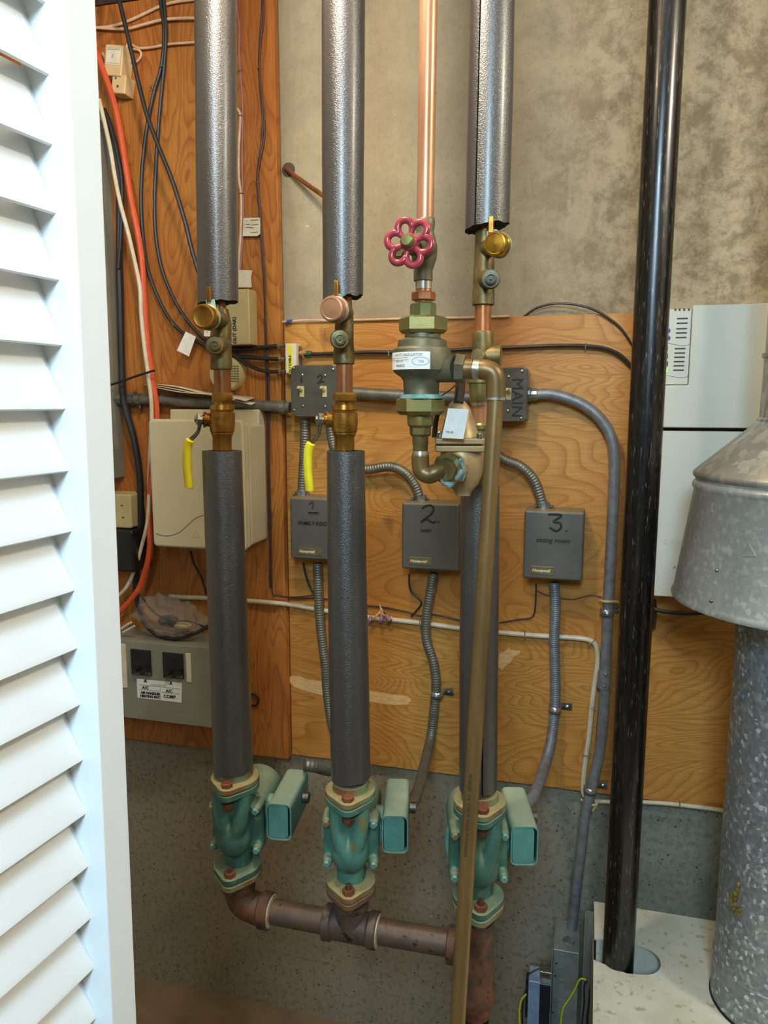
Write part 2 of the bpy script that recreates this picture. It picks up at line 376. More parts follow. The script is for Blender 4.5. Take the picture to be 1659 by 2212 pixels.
def text(s, o, ex, ey, size, mat, parent, name='lettering', shear=0, depth=.0006, align='LEFT', bold=0):
    cu = bpy.data.curves.new('t', 'FONT'); cu.body = s; cu.size = size; cu.shear = shear; cu.align_x = align; cu.resolution_u = 3
    cu.offset = bold
    ob = bpy.data.objects.new('t', cu); COL.objects.link(ob); dg = bpy.context.evaluated_depsgraph_get()
    me = bpy.data.meshes.new_from_object(ob.evaluated_get(dg)); o = V(o); ex = V(ex).normalized(); ey = V(ey).normalized(); nz = ex.cross(ey)
    mb = MB(); mb.add([o+ex*v.co.x+ey*v.co.y+nz*depth for v in me.vertices], [list(p.vertices) for p in me.polygons])
    bpy.data.objects.remove(ob); bpy.data.curves.remove(cu); bpy.data.meshes.remove(me)
    r = MB.build(mb, name, mat, parent, smooth=False)
    # keep the lettering facing outwards
    for p in r.data.polygons: pass
    return r
def strokes(lines, o, ex, ey, w_, mat, parent, name='marker_writing', lift=.0003):
    o = V(o); ex = V(ex); ey = V(ey); nz = ex.cross(ey).normalized(); mb = MB()
    for ln in lines:
        pts = [o+ex*x+ey*y+nz*lift for x, y in ln]
        pts = catmull(pts, 5) if len(pts) > 2 else pts
        mb.tube(pts, (.0003, w_/2), 8, flat=nz)
    return mb.build(name, mat, parent)
# ================================================================ the setting
XL, XR = -1.75, 1.25; TRZ = P(250, 5, .045).z
WT = 2.42+OFF
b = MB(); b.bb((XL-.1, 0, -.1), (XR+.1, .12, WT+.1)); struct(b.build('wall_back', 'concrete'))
b = MB(); b.bb((XL-.1, -4.2, -.1), (XR+.9, .1, 0)); struct(b.build('floor', 'floor'))
b = MB(); b.bb((XL-.1, -4.2, WT), (XR+.9, .1, WT+.1)); struct(b.build('ceiling', 'ceiling'))
b = MB(); b.bb((XL-.1, -4.2, -.1), (XL, .1, WT)); struct(b.build('wall_left', 'plaster'))
b = MB(); b.bb((XL-.1, -4.3, -.1), (XR+.9, -4.2, WT+.1)); struct(b.build('wall_front', 'plaster'))
b = MB(); b.bb((XR+.8, -4.2, -.1), (XR+.9, -1.35, WT+.1)); struct(b.build('wall_side', 'plaster'))
b = MB(); b.bb((XR, -1.35, -.1), (XR+.1, .1, WT)); b.bb((XR+.1, -1.35, -.1), (XR+.8, -1.25, WT)); struct(b.build('wall_right', 'plaster'))
b = MB(); b.bb((XL, -.045, TRZ), (XR, -.0005, WT)); struct(b.build('trim_1', 'dark_wood'))
# ---- louvred door
DOORZ = .60
lean = math.radians(.75)
dd = (FH*math.cos(math.radians(20.6))+RIGHT*math.sin(math.radians(20.6))).normalized()      # along the leaf, away from the camera
dn = V((dd.y, -dd.x, 0)).normalized()                                                        # towards the camera side
C0 = PZ(182, 867, DOORZ)
du = (EZ + dn*math.tan(lean)).normalized(); dn2 = dd.cross(du).normalized()
if dn2.dot(dn) < 0: dn2 = -dn2
def DP(a, nn, z): # along leaf, out of the face, world height
    return C0 + dd*a + dn2*nn + du*((z-C0.z))
door = bpy.data.objects.new('door_1', None); COL.objects.link(door); door.location = (C0.x, C0.y, 0); struct(door)
WM['door_1'] = Matrix.Translation((C0.x, C0.y, 0))
ZB, ZT = .02, 2.15
def dprism(poly, z0, z1): # poly in (along, out)
    b = MB(); n = len(poly); vs = [DP(a, o, z0) for a, o in poly]+[DP(a, o, z1) for a, o in poly]
    return b.add(vs, [tuple(range(n)), tuple(range(n, 2*n))]+[(i, (i+1) % n, n+(i+1) % n, n+i) for i in range(n)])
dprism([(0, 0), (.031, 0), (.033, -.002), (.033, -.038), (-.008, -.038), (-.008, -.012)], ZB, ZT).build('stile', 'door_white', door, bevel=.0008)
LW = .36
dprism([(-LW-.045, 0), (-LW, 0), (-LW+.008, -.012), (-LW+.008, -.038), (-LW-.045, -.038)], ZB, ZT).build('stile', 'door_white', door, bevel=.0008)
PITCHS = .0487
zref = PZ(142, 883, DOORZ).z
k0 = int((zref-.14)/PITCHS); zz = zref-k0*PITCHS
for (z0, z1) in ((ZB, zz-.012), (ZT-.09, ZT)):
    dprism([(-LW, 0), (-.0005, 0), (-.0005, -.034), (-LW, -.034)], z0, z1).build('rail', 'door_white', door, bevel=.0008)
while zz < ZT-.10:
    hh = .0565; vs = []
    prof = [(-.0115, zz), (-.0120, zz+.0045), (-.0355, zz+hh), (-.0375, zz+hh-.001), (-.0170, zz+.001), (-.0135, zz-.0012)]
    b = MB(); n = len(prof); vs = [DP(-LW+.003, o, z) for o, z in prof]+[DP(-.0075, o, z) for o, z in prof]
    b.add(vs, [tuple(range(n)), tuple(range(n, 2*n))]+[(i, (i+1) % n, n+(i+1) % n, n+i) for i in range(n)])
    b.build('slat', 'door_white', door, sharp=30); zz += PITCHS
# ================================================================ plywood boards
DL, DM = .042, .020      # front faces of the left and the main board
xs = P(603, 600, DL).x
zb_m = P(900, 1664, DM).z; zb_l = P(400, 1598, DL).z
def board(name, x0, x1, z0, z1, d0, d1, mat, label):
    b = MB(); b.bb((x0, -d1, z0), (x1, -d0, z1)); return tag(b.build(name, mat, bevel=.001), label, 'board')
board('plywood_board', XL+.02, xs, zb_m-.003, TRZ-.001, .020, DL, 'ply_left', 'reddish plywood board with vertical grain reaching the ceiling, left of the bare concrete')
zt_m = P(950, 688, DM).z
board('plywood_board', xs+.001, XR-.01, zb_m, zt_m, .001, DM, 'ply_main', 'wide plywood board with swirling grain behind the numbered control boxes')
# bare patches on the main board
def patch(name, poly, d, mat, label, parent=None):
    pts = [P(x, y, d) for x, y in poly]; b = MB(); n = len(pts)
    b.add([p+V((0, .0006, 0)) for p in pts]+[p+V((0, -.0004, 0)) for p in pts], [tuple(range(n-1, -1, -1)), tuple(range(n, 2*n))]+[(i, (i+1) % n, n+(i+1) % n, n+i) for i in range(n)])
    return b.build(name, mat, parent, smooth=False)
MT['bare_wood'] = simple('bare_wood', 'dcb880', 'cca468', 50, .7, vs=(1, 1, 5))
mainboard = bpy.data.objects['plywood_board.001']
patch('bare_patch', [(624, 1462), (645, 1459), (664, 1468), (700, 1472), (740, 1480), (790, 1490), (840, 1499), (880, 1504), (888, 1512), (880, 1522), (850, 1523), (800, 1516), (760, 1512), (720, 1509), (690, 1500), (660, 1493), (636, 1484), (626, 1474)], DM, 'bare_wood', None, mainboard)
patch('bare_patch', [(1078, 1412), (1092, 1406), (1098, 1398), (1104, 1404), (1124, 1406), (1122, 1412), (1110, 1418), (1104, 1430), (1094, 1436), (1084, 1448), (1076, 1440)], DM, 'bare_wood', None, mainboard)
# ================================================================ foam sleeves
def sleeve(lst, d, label, slit=None, group=None, raggedb=0, raggedt=0, bore=.0150):
    """lst px rings; hollow sleeve with an optional slit (angle deg from -Y towards +X)"""
    cs = [P(x, y, d) for x, y, wd in lst]; rs = [RP(x, y, d, wd) for x, y, wd in lst]
    if lst[0][1] < 0: cs[0] = V((cs[1].x, cs[1].y, WT-.002)); rs[0] = rs[1]      # runs up to the ceiling
    top, bot = cs[0], cs[-1]; L = top.z-bot.z; nseg = max(14, int(L/.02)); n = 48
    root = thing('foam_pipe_sleeve', label, 'pipe insulation', (bot.x, bot.y, bot.z), 0, group)
    def at(z):
        for (a, ra), (b_, rb) in zip(zip(cs, rs), list(zip(cs, rs))[1:]):
            if z <= a.z+1e-9 and z >= b_.z-1e-9:
                t = (a.z-z)/(a.z-b_.z); return a.lerp(b_, t), ra*(1-t)+rb*t
        return (cs[-1], rs[-1])
    vs = []; fs = []; sw = .075 if slit is not None else 0
    a0 = math.radians(slit if slit is not None else 0)
    angs = [a0+sw/2+(2*math.pi-sw)*k/n for k in range(n+1)] if slit is not None else [2*math.pi*k/n for k in range(n)]
    m = len(angs)
    for i in range(nseg+1):
        z = top.z-L*i/nseg; c, r = at(z)
        for a in angs:
            zz = z
            if i == 0 and raggedt: zz += raggedt*noise.noise(V((math.cos(a)*2, math.sin(a)*2, 5)))
            if i == nseg and raggedb: zz += raggedb*(.4*noise.noise(V((math.cos(a)*3, math.sin(a)*3, 1)))+.6*math.sin(a))
            r2 = r*(1+.012*noise.noise(V((math.cos(a)*1.5, math.sin(a)*1.5, z*9))))
            vs.append(V((c.x+r2*math.sin(a), c.y-r2*math.cos(a), zz)))
    for i in range(nseg):
        for k in range(m if slit is None else m-1):
            k2 = (k+1) % m; fs.append((i*m+k, i*m+k2, (i+1)*m+k2, (i+1)*m+k))
    o1 = MB().add(vs, fs); o1.build('foam_skin', 'foam', root, sharp=70)
    # inner bore + end faces (+ slit walls)
    vs2 = []; fs2 = []
    for i in (0, nseg):
        for k, a in enumerate(angs):
            p = vs[i*m+k]; z = p.z; c, r = at(max(min(top.z-L*i/nseg, top.z), bot.z)); vs2.append(p.copy()); vs2.append(V((c.x+bore*math.sin(a), c.y-bore*math.cos(a), z)))
    q = 2*m
    for i in (0, 1):
        for k in range(m if slit is None else m-1):
            k2 = (k+1) % m; fs2.append((i*q+2*k, i*q+2*k+1, i*q+2*k2+1, i*q+2*k2))
    for k in range(m if slit is None else m-1):
        k2 = (k+1) % m; fs2.append((2*k+1, 2*k2+1, q+2*k2+1, q+2*k+1))
    if slit is not None:
        for k in (0, m-1):
            for i in range(nseg):
                pa, pb = vs[i*m+k], vs[(i+1)*m+k]; a = angs[k]; o = len(vs2)
                ca, _ = at(top.z-L*i/nseg); cb, _ = at(top.z-L*(i+1)/nseg)
                vs2 += [pa.copy(), pb.copy(), V((cb.x+bore*math.sin(a), cb.y-bore*math.cos(a), pb.z)), V((ca.x+bore*math.sin(a), ca.y-bore*math.cos(a), pa.z))]
                fs2.append((o, o+1, o+2, o+3))
    MB().add(vs2, fs2).build('cut_face', 'foam_cut', root, smooth=False)
    return root
DP_ = .62
sleeve([(464, -60, 89), (465, 0, 89), (468, 330, 88), (471, 655, 87)], DP_, 'grey foam sleeve on the leftmost riser, above its brass valves', raggedb=.005)
sleeve([(742, -60, 95), (742, 0, 94), (741, 330, 91), (741, 648, 87)], DP_, 'grey foam sleeve on the middle riser, above its brass valves', raggedb=.012)
sleeve([(1066, -60, 97), (1064, 0, 96), (1058, 250, 97), (1052, 492, 96)], DP_, 'split grey foam sleeve with an open slit, above the yellow brass cap', slit=-24, raggedb=.008)
sleeve([(479.5, 974, 85), (489, 1250, 84), (497, 1450, 85), (504, 1660, 84)], DP_, 'lower grey foam sleeve standing on the leftmost green pump', raggedb=.003)
sleeve([(747, 974, 82), (749, 1200, 84), (754, 1450, 86), (758, 1678, 86)], DP_, 'lower grey foam sleeve standing on the middle green pump', raggedb=.004)
sleeve([(1037, 1050, 84), (1036, 1250, 84), (1034, 1450, 84), (1033, 1702, 82)], DP_, 'lower grey foam sleeve behind the thin slanting drain pipe', slit=20, raggedb=.004)
# ================================================================ black iron pipe
bp0 = P(1444, -40, .29); bpb = P(1334, 2085, .29)
BTOP = bpb.z; bx = (P(1444, 0, .29).x+bpb.x)/2
b = MB(); b.rings([(bp0.lerp(bpb, (bp0.z-WT+.002)/(bp0.z-bpb.z)), .0302), (bpb+V((0, 0, -.157)), .0302)], 40)
tag(b.build('iron_pipe', 'black_iron'), 'tall glossy black iron pipe running down into the cream casing', 'pipe')
# ================================================================ copper risers and valve sections
def seg(name, lst, d, mat, label, n=28, cat='pipe'):
    return tag(vstack(lst, d, n).build(name, mat), label, cat)
seg('copper_pipe', [(466, 600, 36), (480, 800, 36), (481, 852, 36)], DP_, 'copper', 'short bare copper pipe above the left yellow-handled valve')
seg('copper_pipe', [(742, 600, 36), (744, 788, 36), (744, 860, 36)], DP_, 'copper', 'short bare copper pipe above the middle yellow-handled valve')
seg('copper_pipe', [(1050, 440, 36), (1044, 600, 36), (1043, 735, 36)], DP_, 'copper', 'short bare copper pipe under the right valve with the yellow brass cap')
def check_valve(body, cap, capr, stem, plug, sock, d, label, mats=('brass_aged', 'brass', 'brass_aged')):
    """body: list of (x,y,w); cap (x,y); stem = nub px; plug (x,y,w); sock = list"""
    bc = P(body[0][0], body[0][1], d); root = thing('flow_check_valve', label, 'valve', P(sock[-1][0], sock[-1][1], d))
    vstack(body+sock, d, 32).build('body', mats[0], root)
    c = P(cap[0], cap[1], d+.062); ax = (CAM-c); ax.z *= .3; ax = (ax.normalized()+V((-.35, 0, 0))).normalized()
    r = capr/S(c)
    inner = P(body[0][0]+2, cap[1]+10, d)
    MB().tube([inner, inner.lerp(c-ax*.016, .5), c-ax*.014], [r*.72, r*.78, r*.72], 24).build('bonnet', mats[0], root)
    MB().lathe(c, ax, [(-.016, r*.9), (-.013, r*1.03), (-.011, r*.9), (-.009, r*.98), (.002, r), (.005, r*.93), (.0055, r*.80), (.005, r*.76), (.006, 0.0006)], 36).build('cap', mats[1], root)
    MB().lathe(c, ax, [(-.0172, r*1.06), (-.0158, r*1.06)], 30).build('gasket', 'patina', root)
    sb = P(stem[0], stem[1]+26, d+.045)
    MB().box(P(stem[0], stem[1]+6, d+.045), (.007, .007, .022)).build('stem', 'brass', root, bevel=.001)
    MB().cyl(P(stem[0]+2, stem[1]+18, d+.040), P(stem[0]+4, stem[1]+40, d+.040), .0075, .009, 6).build('stem_nut', 'patina', root)
    pc = P(plug[0], plug[1], d+.035); pr = plug[2]/S(pc)/2
    ax2 = (CAM-pc); ax2.z *= .2; ax2.normalize()
    q = root
    bo = P(plug[3], plug[1]-2, d)
    MB().tube([bo, bo.lerp(pc, .6), pc-ax2*.004], [pr*.9, pr*1.0, pr*.95], 20).build('boss', mats[0], q)
    MB().lathe(pc, ax2, [(-.006, pr), (.001, pr), (.003, pr*.9), (.0035, pr*.62), (.009, pr*.58), (.0095, pr*.4), (.0065, pr*.38), (.0065, pr*.16), (.0105, pr*.13)], 6 if False else 30).build('plug', mats[2], q)
    return root
check_valve([(478, 668, 30), (480, 700, 40), (479, 740, 42)], (441, 684), 27, (452, 630), (464, 746, 40, 478), [(478, 762, 44), (478, 770, 46), (478, 797, 46), (478, 799, 42)], DP_, 'brass flow valve with round amber cap under the leftmost foam sleeve')
check_valve([(744, 655, 32), (744, 690, 40), (743, 735, 42)], (718, 667), 27.5, (727, 618), (734, 733, 42, 744), [(743, 752, 44), (743, 758, 46), (743, 785, 46), (743, 787, 42)], DP_, 'brass flow valve with scratched copper-coloured cap under the middle foam sleeve', ('brass_aged', 'copper_bright', 'brass_aged'))
check_valve([(1046, 500, 38), (1046, 560, 44), (1045, 600, 46)], (1071, 527), 26, (1061, 480), (1060, 603, 41, 1046), [(1045, 620, 46), (1044, 632, 48), (1044, 658, 48), (1044, 660, 44)], DP_, 'yellowish brass flow valve with shiny cap under the split foam sleeve', ('brass_aged', 'brass_bright', 'bronze_grey'))
def ball_valve(xc, x2, y0, hs, label, k):
    d = DP_; root = thing('ball_valve', label, 'valve', P(xc, y0+120, d))
    rings = [(0, -2, 38), (0, 2, 42), (0, 12, 43), (0, 14, 38), (0, 20, 38), (0, 20.5, 52), (0, 31, 54), (0, 32, 50), (0, 36, 49), (0, 38, 54), (0, 60, 55), (0, 78, 52), (0, 80, 48), (0, 84, 48), (0, 85, 45), (0, 90, 42), (0, 91, 41), (0, 118, 41), (0, 119, 36), (0, 128, 36)]
    rings = [(xc, y0+y, wd*k) for x, y, wd in rings]
    vstack(rings, d, 32).build('body', 'brass', root)
    vstack([(xc, y0-6, 44*k), (xc, y0-2, 47*k), (xc, y0+11, 47*k), (xc, y0+15, 44*k)], d, 6).build('hexagon', 'brass', root, sharp=20)
    # stem to the left
    a = P(xc-18, y0+54, d); bpt = P(xc-46*k, y0+52, d+.012); ax = (bpt-a).normalized()
    L = (bpt-a).length
    MB().lathe(a, ax, [(0, .0115), (L*.62, .0105), (L*.62, .0125), (L*.78, .0125), (L*.78, .008), (L, .008)], 20).build('stem_boss', 'brass', root)
    MB().lathe(bpt, ax, [(-.001, .0105), (.006, .0105), (.008, .006), (.010, .005)], 6).build('stem_nut', 'steel', root, sharp=20)
    hp = catmull([bpt+V((0, 0, .006)), P(hs[0][0], hs[0][1], d+.014)]+[P(x, y, d+.016+.004*i) for i, (x, y) in enumerate(hs[1:])], 6)
    hd = MB().tube(hp, [(.0026, .0085)]*len(hp), 12, flat=ax).build('lever', 'steel_dull', root)
    g = [P(x, y, d+.026) for x, y in (hs[-1], (hs[-1][0]-5, hs[-1][1]+14), (hs[-1][0]-7, hs[-1][1]+35), (hs[-1][0]-6, hs[-1][1]+70), (hs[-1][0]-3, hs[-1][1]+98), (hs[-1][0]-3, hs[-1][1]+104))]
    gp = catmull(g, 6); m = len(gp)
    MB().tube(gp, [(.0060, .0072)]+[(.0070, .0082)]*(m-4)+[(.0066, .008), (.005, .0065), (.001, .003)], 16, flat=ax).build('grip', 'yellow', root)
    text('600\nWOG', P(xc-13, y0+56, d)+V((0, -.021, 0)), EX, EZ, .010, 'brass_bright', root, 'raised_lettering', depth=.0005)
    return root
ball_valve(480, 0, 854, [(430, 925), (424, 938), (411, 950)], 'brass ball valve with yellow lever on the leftmost riser', 1.0)
ball_valve(744, 0, 854, [(690, 925), (686, 940), (672, 957)], 'brass ball valve with yellow lever on the middle riser', 1.06)
# solder rings
for x, y, wd, lb in ((480, 849, 40, 'left'), (743, 792, 39, 'middle')):
    pass
# ================================================================ copper feed riser with gate valve, backflow preventer
DB = .75
c1, c2 = P(926, 0, DB), P(918, 490, DB); tag(MB().rings([(V((c1.x, c1.y, WT-.002)), .0111), (c1, .0111), (c2, .0109)], 28).build('copper_pipe', 'copper_bright'), 'long shiny copper pipe rising above the red handwheel', 'pipe')
gv = thing('gate_valve', 'brass gate valve with pink-red flower-shaped handwheel', 'valve', P(914, 610, DB))
vstack([(920, 472, 36), (919, 476, 42), (918, 492, 42), (918, 500, 38), (917, 515, 48), (917, 540, 56), (916, 560, 54), (915, 580, 42), (914, 585, 41), (914, 606, 41), (914, 608, 37)], DB, 30).build('body', 'bronze_grey', gv)
wc = P(884, 524, DB+.085); wax = (CAM-wc); wax.z = 0; wax.normalize(); wax = (wax+V((-.30, 0, .10))).normalized()
bo = P(917, 535, DB)
MB().tube([bo, bo.lerp(wc, .45), wc-wax*.02], [.017, .015, .010], 20).build('bonnet', 'bronze_grey', gv)
for (x, y) in ((911, 527), (866, 548)):
    c = P(x, y, DB+.03); MB().lathe(c, wax, [(-.004, .010), (.006, .009), (.009, .006)], 6).build('bonnet_nut', 'brass_green', gv, sharp=20)
MB().tube([P(911, 527, DB+.03), P(866, 548, DB+.03)], .006, 10).build('bonnet_bar', 'bronze_grey', gv)
we1 = EZ.cross(wax).normalized(); we2 = wax.cross(we1)
RW = 49/S(wc); N6 = 120; ring = []
for i in range(N6):
    a = 2*math.pi*i/N6; lobe = abs(math.cos(3*(a+.2))); r = RW*(.64+.40*lobe**.70); ring.append(wc+we1*(r*math.cos(a))+we2*(r*math.sin(a)))
wm = MB().tube(ring, [(.0038, .0043)]*N6, 12, closed=True, flat=wax)
for k in range(6):
    a = math.pi/6+k*math.pi/3-.2; dr = we1*math.cos(a)+we2*math.sin(a)
    wm.tube([wc+dr*.006-wax*.001, wc+dr*(RW*.40), wc+dr*(RW*.69)], [(.0032, .0042), (.0028, .0032), (.0034, .0046)], 10, flat=wax)
wm.lathe(wc, wax, [(-.009, .009), (.003, .0105), (.005, .0085)], 24)
wm.build('handwheel', 'red_paint', gv, sharp=80)
MB().lathe(wc, wax, [(.003, .0085), (.009, .0082), (.012, .006), (.0125, .001)], 20).build('wheel_nut', 'brass_green', gv)
nt = thing('union_nipple', 'small hexagonal copper union nipple below the red-wheel valve', 'pipe fitting', P(915, 660, DB))
vstack([(915, 606, 35), (915, 625, 35)], DB).build('solder_joint', 'solder', nt)
vstack([(915, 625, 33), (915, 640, 37), (915, 658, 36), (915, 661, 34)], DB).build('neck', 'copper', nt)
vstack([(915, 631, 46), (915, 633, 49), (915, 648, 49), (915, 650, 44)], DB, 6, .3).build('hexagon', 'copper', nt, sharp=20)
bf = thing('backflow_preventer', 'bronze backflow preventer with white maker label between two hexagon nuts', 'valve', P(908, 925, DB))
vstack([(914, 655, 50), (914, 658, 58), (914, 683, 58), (914, 688, 60)], DB, 8).build('upper_tailpiece', 'brass_green', bf, sharp=20)
vstack([(914, 684, 84), (914, 689, 98), (914, 714, 98), (914, 721, 84)], DB, 6, .15).build('upper_nut', 'brass_green', bf, sharp=20)
vstack([(913, 719, 76), (913, 730, 78), (912, 736, 104), (912, 750, 108), (912, 753, 122), (911, 756, 126), (911, 800, 126), (911, 806, 116), (910, 816, 86), (910, 824, 78), (910, 850, 76), (910, 856, 80)], DB, 40).build('body', 'bronze_grey', bf)
MB().rings([(P(910, 852, DB), RP(910, 852, DB, 90)), (P(910, 861, DB), RP(910, 861, DB, 93))], 30).build('green_crust', 'patina', bf)
vstack([(908, 859, 84), (908, 864, 98), (908, 888, 98), (908, 896, 82)], DB, 6, .15).build('lower_nut', 'brass_green', bf, sharp=20)
vstack([(908, 893, 56), (908, 900, 57), (908, 918, 55), (908, 924, 44)], DB).build('lower_tailpiece', 'brass_green', bf)
rr = RP(911, 778, DB, 126)+.0007; c0 = P(911, 778, DB)
lab = MB(); za, zb = P(911, 759, DB+rr).z, P(911, 797, DB+rr).z; A0, A1 = -72, 28; vs = []; nn = 20
for i in range(nn+1):
    a = math.radians(A0+(A1-A0)*i/nn)
    for z in (za, zb): vs.append(V((c0.x+rr*math.sin(a), c0.y-rr*math.cos(a), z)))
lab.add(vs, [(2*i, 2*i+1, 2*i+3, 2*i+2) for i in range(nn)]).build('maker_label', 'label_white', bf)
# printing on the label, wrapped around the body
def wrapbar(mb, a0, a1, z, h, r):
    m = 8; vs = []
    for i in range(m+1):
        a = math.radians(a0+(a1-a0)*i/m)
        for zz in (z-h/2, z+h/2): vs.append(V((c0.x+r*math.sin(a), c0.y-r*math.cos(a), zz)))
    mb.add(vs, [(2*i, 2*i+1, 2*i+3, 2*i+2) for i in range(m)])
def wraptext(s, a_start, z, size, r, mat, parent, name='printing'):
    cu = bpy.data.curves.new('t', 'FONT'); cu.body = s; cu.size = size; cu.resolution_u = 2
    ob = bpy.data.objects.new('t', cu); COL.objects.link(ob); dg = bpy.context.evaluated_depsgraph_get()
    me = bpy.data.meshes.new_from_object(ob.evaluated_get(dg)); mb = MB(); vs = []
    for v in me.vertices:
        a = math.radians(a_start)+v.co.x/r; vs.append(V((c0.x+r*math.sin(a), c0.y-r*math.cos(a), z+v.co.y)))
    mb.add(vs, [list(p.vertices) for p in me.polygons]); bpy.data.objects.remove(ob); bpy.data.curves.remove(cu); bpy.data.meshes.remove(me)
    return mb.build(name, mat, parent, smooth=False)
H = za-zb
wraptext('WATTS REGULATOR', -48, za-H*.24, .0045, rr+.0005, 'ink_soft', bf)
wraptext('M60053', -44, zb+H*.14, .0048, rr+.0005, 'ink', bf)
wraptext('MOD. 9D', -44, zb+H*.42, .0032, rr+.0005, 'ink_soft', bf)
wb = MB(); wrapbar(wb, -68, -14, za-H*.34, .0004, rr+.0005); wrapbar(wb, -68, -12, za-H*.46, .0004, rr+.0005); wb.build('printed_rule', 'ink_soft', bf)
el = [V((c0.x+(rr+.0006)*math.sin(math.radians(10)+.011/rr*math.cos(t_)), c0.y-(rr+.0006)*math.cos(math.radians(10)+.011/rr*math.cos(t_)), (za+zb)/2-.001+.005*math.sin(t_))) for t_ in [2*math.pi*i/24 for i in range(24)]]
MB().tube(el, .0002, 4, closed=True).build('printed_oval', 'blue_plastic', bf)
wraptext('CSA', 6, (za+zb)/2-.0026, .0040, rr+.0005, 'blue_plastic', bf)
# side port
pA = P(940, 800, DB); pB = P(985, 796, DB+.01); pC = P(1004, 797, DB+.01)
MB().tube([P(935, 800, DB), pB], [.016, .0175], 24).tube([pB, pC], [.0195, .018], 6).build('side_port', 'bronze_grey', bf, sharp=30)
# relief drain pipe
dr = thing('drain_pipe', 'thin slanting brown copper drain pipe hanging from the backflow preventer to the floor', 'pipe', P(985, 2250, .80))
rd = .0108
path = [P(998, 798, DB+.01), P(1030, 798, DB+.01)]
MB().tube([P(1000, 797, DB+.01), P(1022, 797, DB+.01)], [.0135, .0128], 24).build('port_sleeve', 'copper_dull', dr)
MB().tube([P(1022, 797, DB+.01), P(1040, 798, DB+.01)], [.0122, .0118], 24).build('solder_joint', 'solder', dr)
el = catmull([P(1036, 798, DB+.01), P(1050, 799, DB+.01), P(1064, 806, DB+.01), P(1070, 822, DB+.01), P(1071, 858, DB+.01)], 8)
MB().tube(el, .0128, 24).build('elbow', 'copper_dull', dr)
MB().tube([P(1071, 856, DB+.01), P(1070.5, 864, DB+.01)], .0122, 24).build('solder_joint', 'solder', dr)
pf = P(988, 2212, .83); tp = P(1071, 855, DB+.01); ext = pf+(pf-tp).normalized()*.45; ext = tp+(ext-tp)*((tp.z-.03)/(tp.z-ext.z))
MB().tube([tp, ext], rd*.98, 24).build('pipe', 'copper_dull', dr)
DRTOP = tp; DREND = ext
ptx = (ext-tp).normalized()
# lettering printed along the drain pipe
o_ = tp+(ext-tp)*.30+V((-.0035, -rd*.98, 0)); text('MUELLER  3/4  TYPE M  MADE IN CANADA', o_, ptx, ptx.cross(V((0, -1, 0)))*-1, .006, 'ink', dr, 'printed_text', depth=0.0008)
# riser 3 : tee and union behind the drain pipe
tf = thing('pipe_tee', 'brass tee and union joining the right riser, behind the drain pipe elbow', 'pipe fitting', P(1040, 1000, DP_))
vstack([(1043, 716, 44), (1043, 720, 47), (1043, 788, 47), (1043, 792, 42), (1042, 818, 42)], DP_).build('tee_body', 'brass_aged', tf)
c = P(1043, 770, DP_); MB().tube([c, P(1082, 770, DP_)], .016, 24).build('branch', 'brass_aged', tf)
c = P(1031, 770, DP_+.028); MB().lathe(c, V((-.1, -1, .05)), [(-.02, .010), (0, .0105), (.002, .009), (.002, .0015)], 24).build('vent_plug', 'brass_aged', tf)
vstack([(1038, 816, 50), (1037, 818, 57), (1037, 827, 57), (1037, 829, 48), (1037, 846, 46), (1037, 866, 44), (1037, 872, 40)], DP_).build('union', 'brass_green', tf)
vstack([(1038, 870, 43), (1038, 877, 41)], DP_).build('solder_joint', 'solder', tf)
vstack([(1039, 876, 38), (1039, 905, 37), (1040, 915, 34)], DP_).build('adapter', 'copper_bright', tf)
vstack([(1040, 912, 32), (1040, 918, 42), (1040, 926, 42), (1040, 930, 32), (1038, 1060, 32)], DP_).build('lower_union', 'brass_green', tf)
# pressure reducing valve
DV = .70
pr = thing('pressure_reducing_valve', 'tan bronze pressure reducing valve with bell top and square bolted flange', 'valve', P(1000, 1066, DV))
vstack([(990, 866, 26), (990, 872, 38), (991, 882, 50), (992, 900, 60), (993, 925, 74), (994, 940, 82), (994, 948, 94)], DV, 32).build('bell_cover', 'bronze_tan', pr)
fc = P(992, 958, DV); R20 = Matrix.Rotation(math.radians(12), 3, 'Z')
sz = 104/S(fc)
MB().box(P(992, 951, DV), (sz, sz*.90, .0088), R20).build('upper_flange', 'bronze_tan', pr, bevel=.002)
MB().box(P(992, 967, DV), (sz, sz*.90, .0088), R20).build('lower_flange', 'bronze_tan', pr, bevel=.002)
for sx_ in (-1, 1):
    for sy2 in (-1, 1):
        q = R20 @ V((sx_*sz*.40, sy2*sz*.38, 0)); MB().lathe(P(992, 952, DV)+q, EZ, [(.004, .005), (.010, .005), (.012, .003)], 16).build('screw', 'steel', pr)
vstack([(996, 970, 84), (997, 985, 92), (998, 1005, 92), (999, 1025, 84), (1000, 1045, 66), (1000, 1058, 44), (1000, 1066, 32), (1000, 1070, 32)], DV, 32).build('bowl', 'bronze_tan', pr)
ua = P(1000, 1003, DV); ub = P(966, 1014, DB-.005)
ax = (ub-ua).normalized()
ub2 = P(952, 1018, DB)
MB().tube([ua, ub], [.020, .019], 12).build('inlet_boss', 'bronze_tan', pr, sharp=25)
MB().lathe(ub-ax*.012, ax, [(0, .0195), (.003, .0225), (.012, .0225), (.014, .0165), (.020, .0155)], 8).build('inlet_union', 'brass_aged', pr, sharp=25)
cr = MB(); random.seed(5); u1 = EZ.cross(ax).normalized(); u2 = ax.cross(u1)
for k in range(60):
    a_ = math.radians(random.uniform(-150, 40)); rr_ = random.uniform(.017, .023); q = ub-ax*random.uniform(.001, .014)
    cr.ball(q+V((math.cos(a_)*rr_*.75+.003, -.004-.006*random.random(), math.sin(a_)*rr_)), .0022+.0020*random.random(), 8, 6)
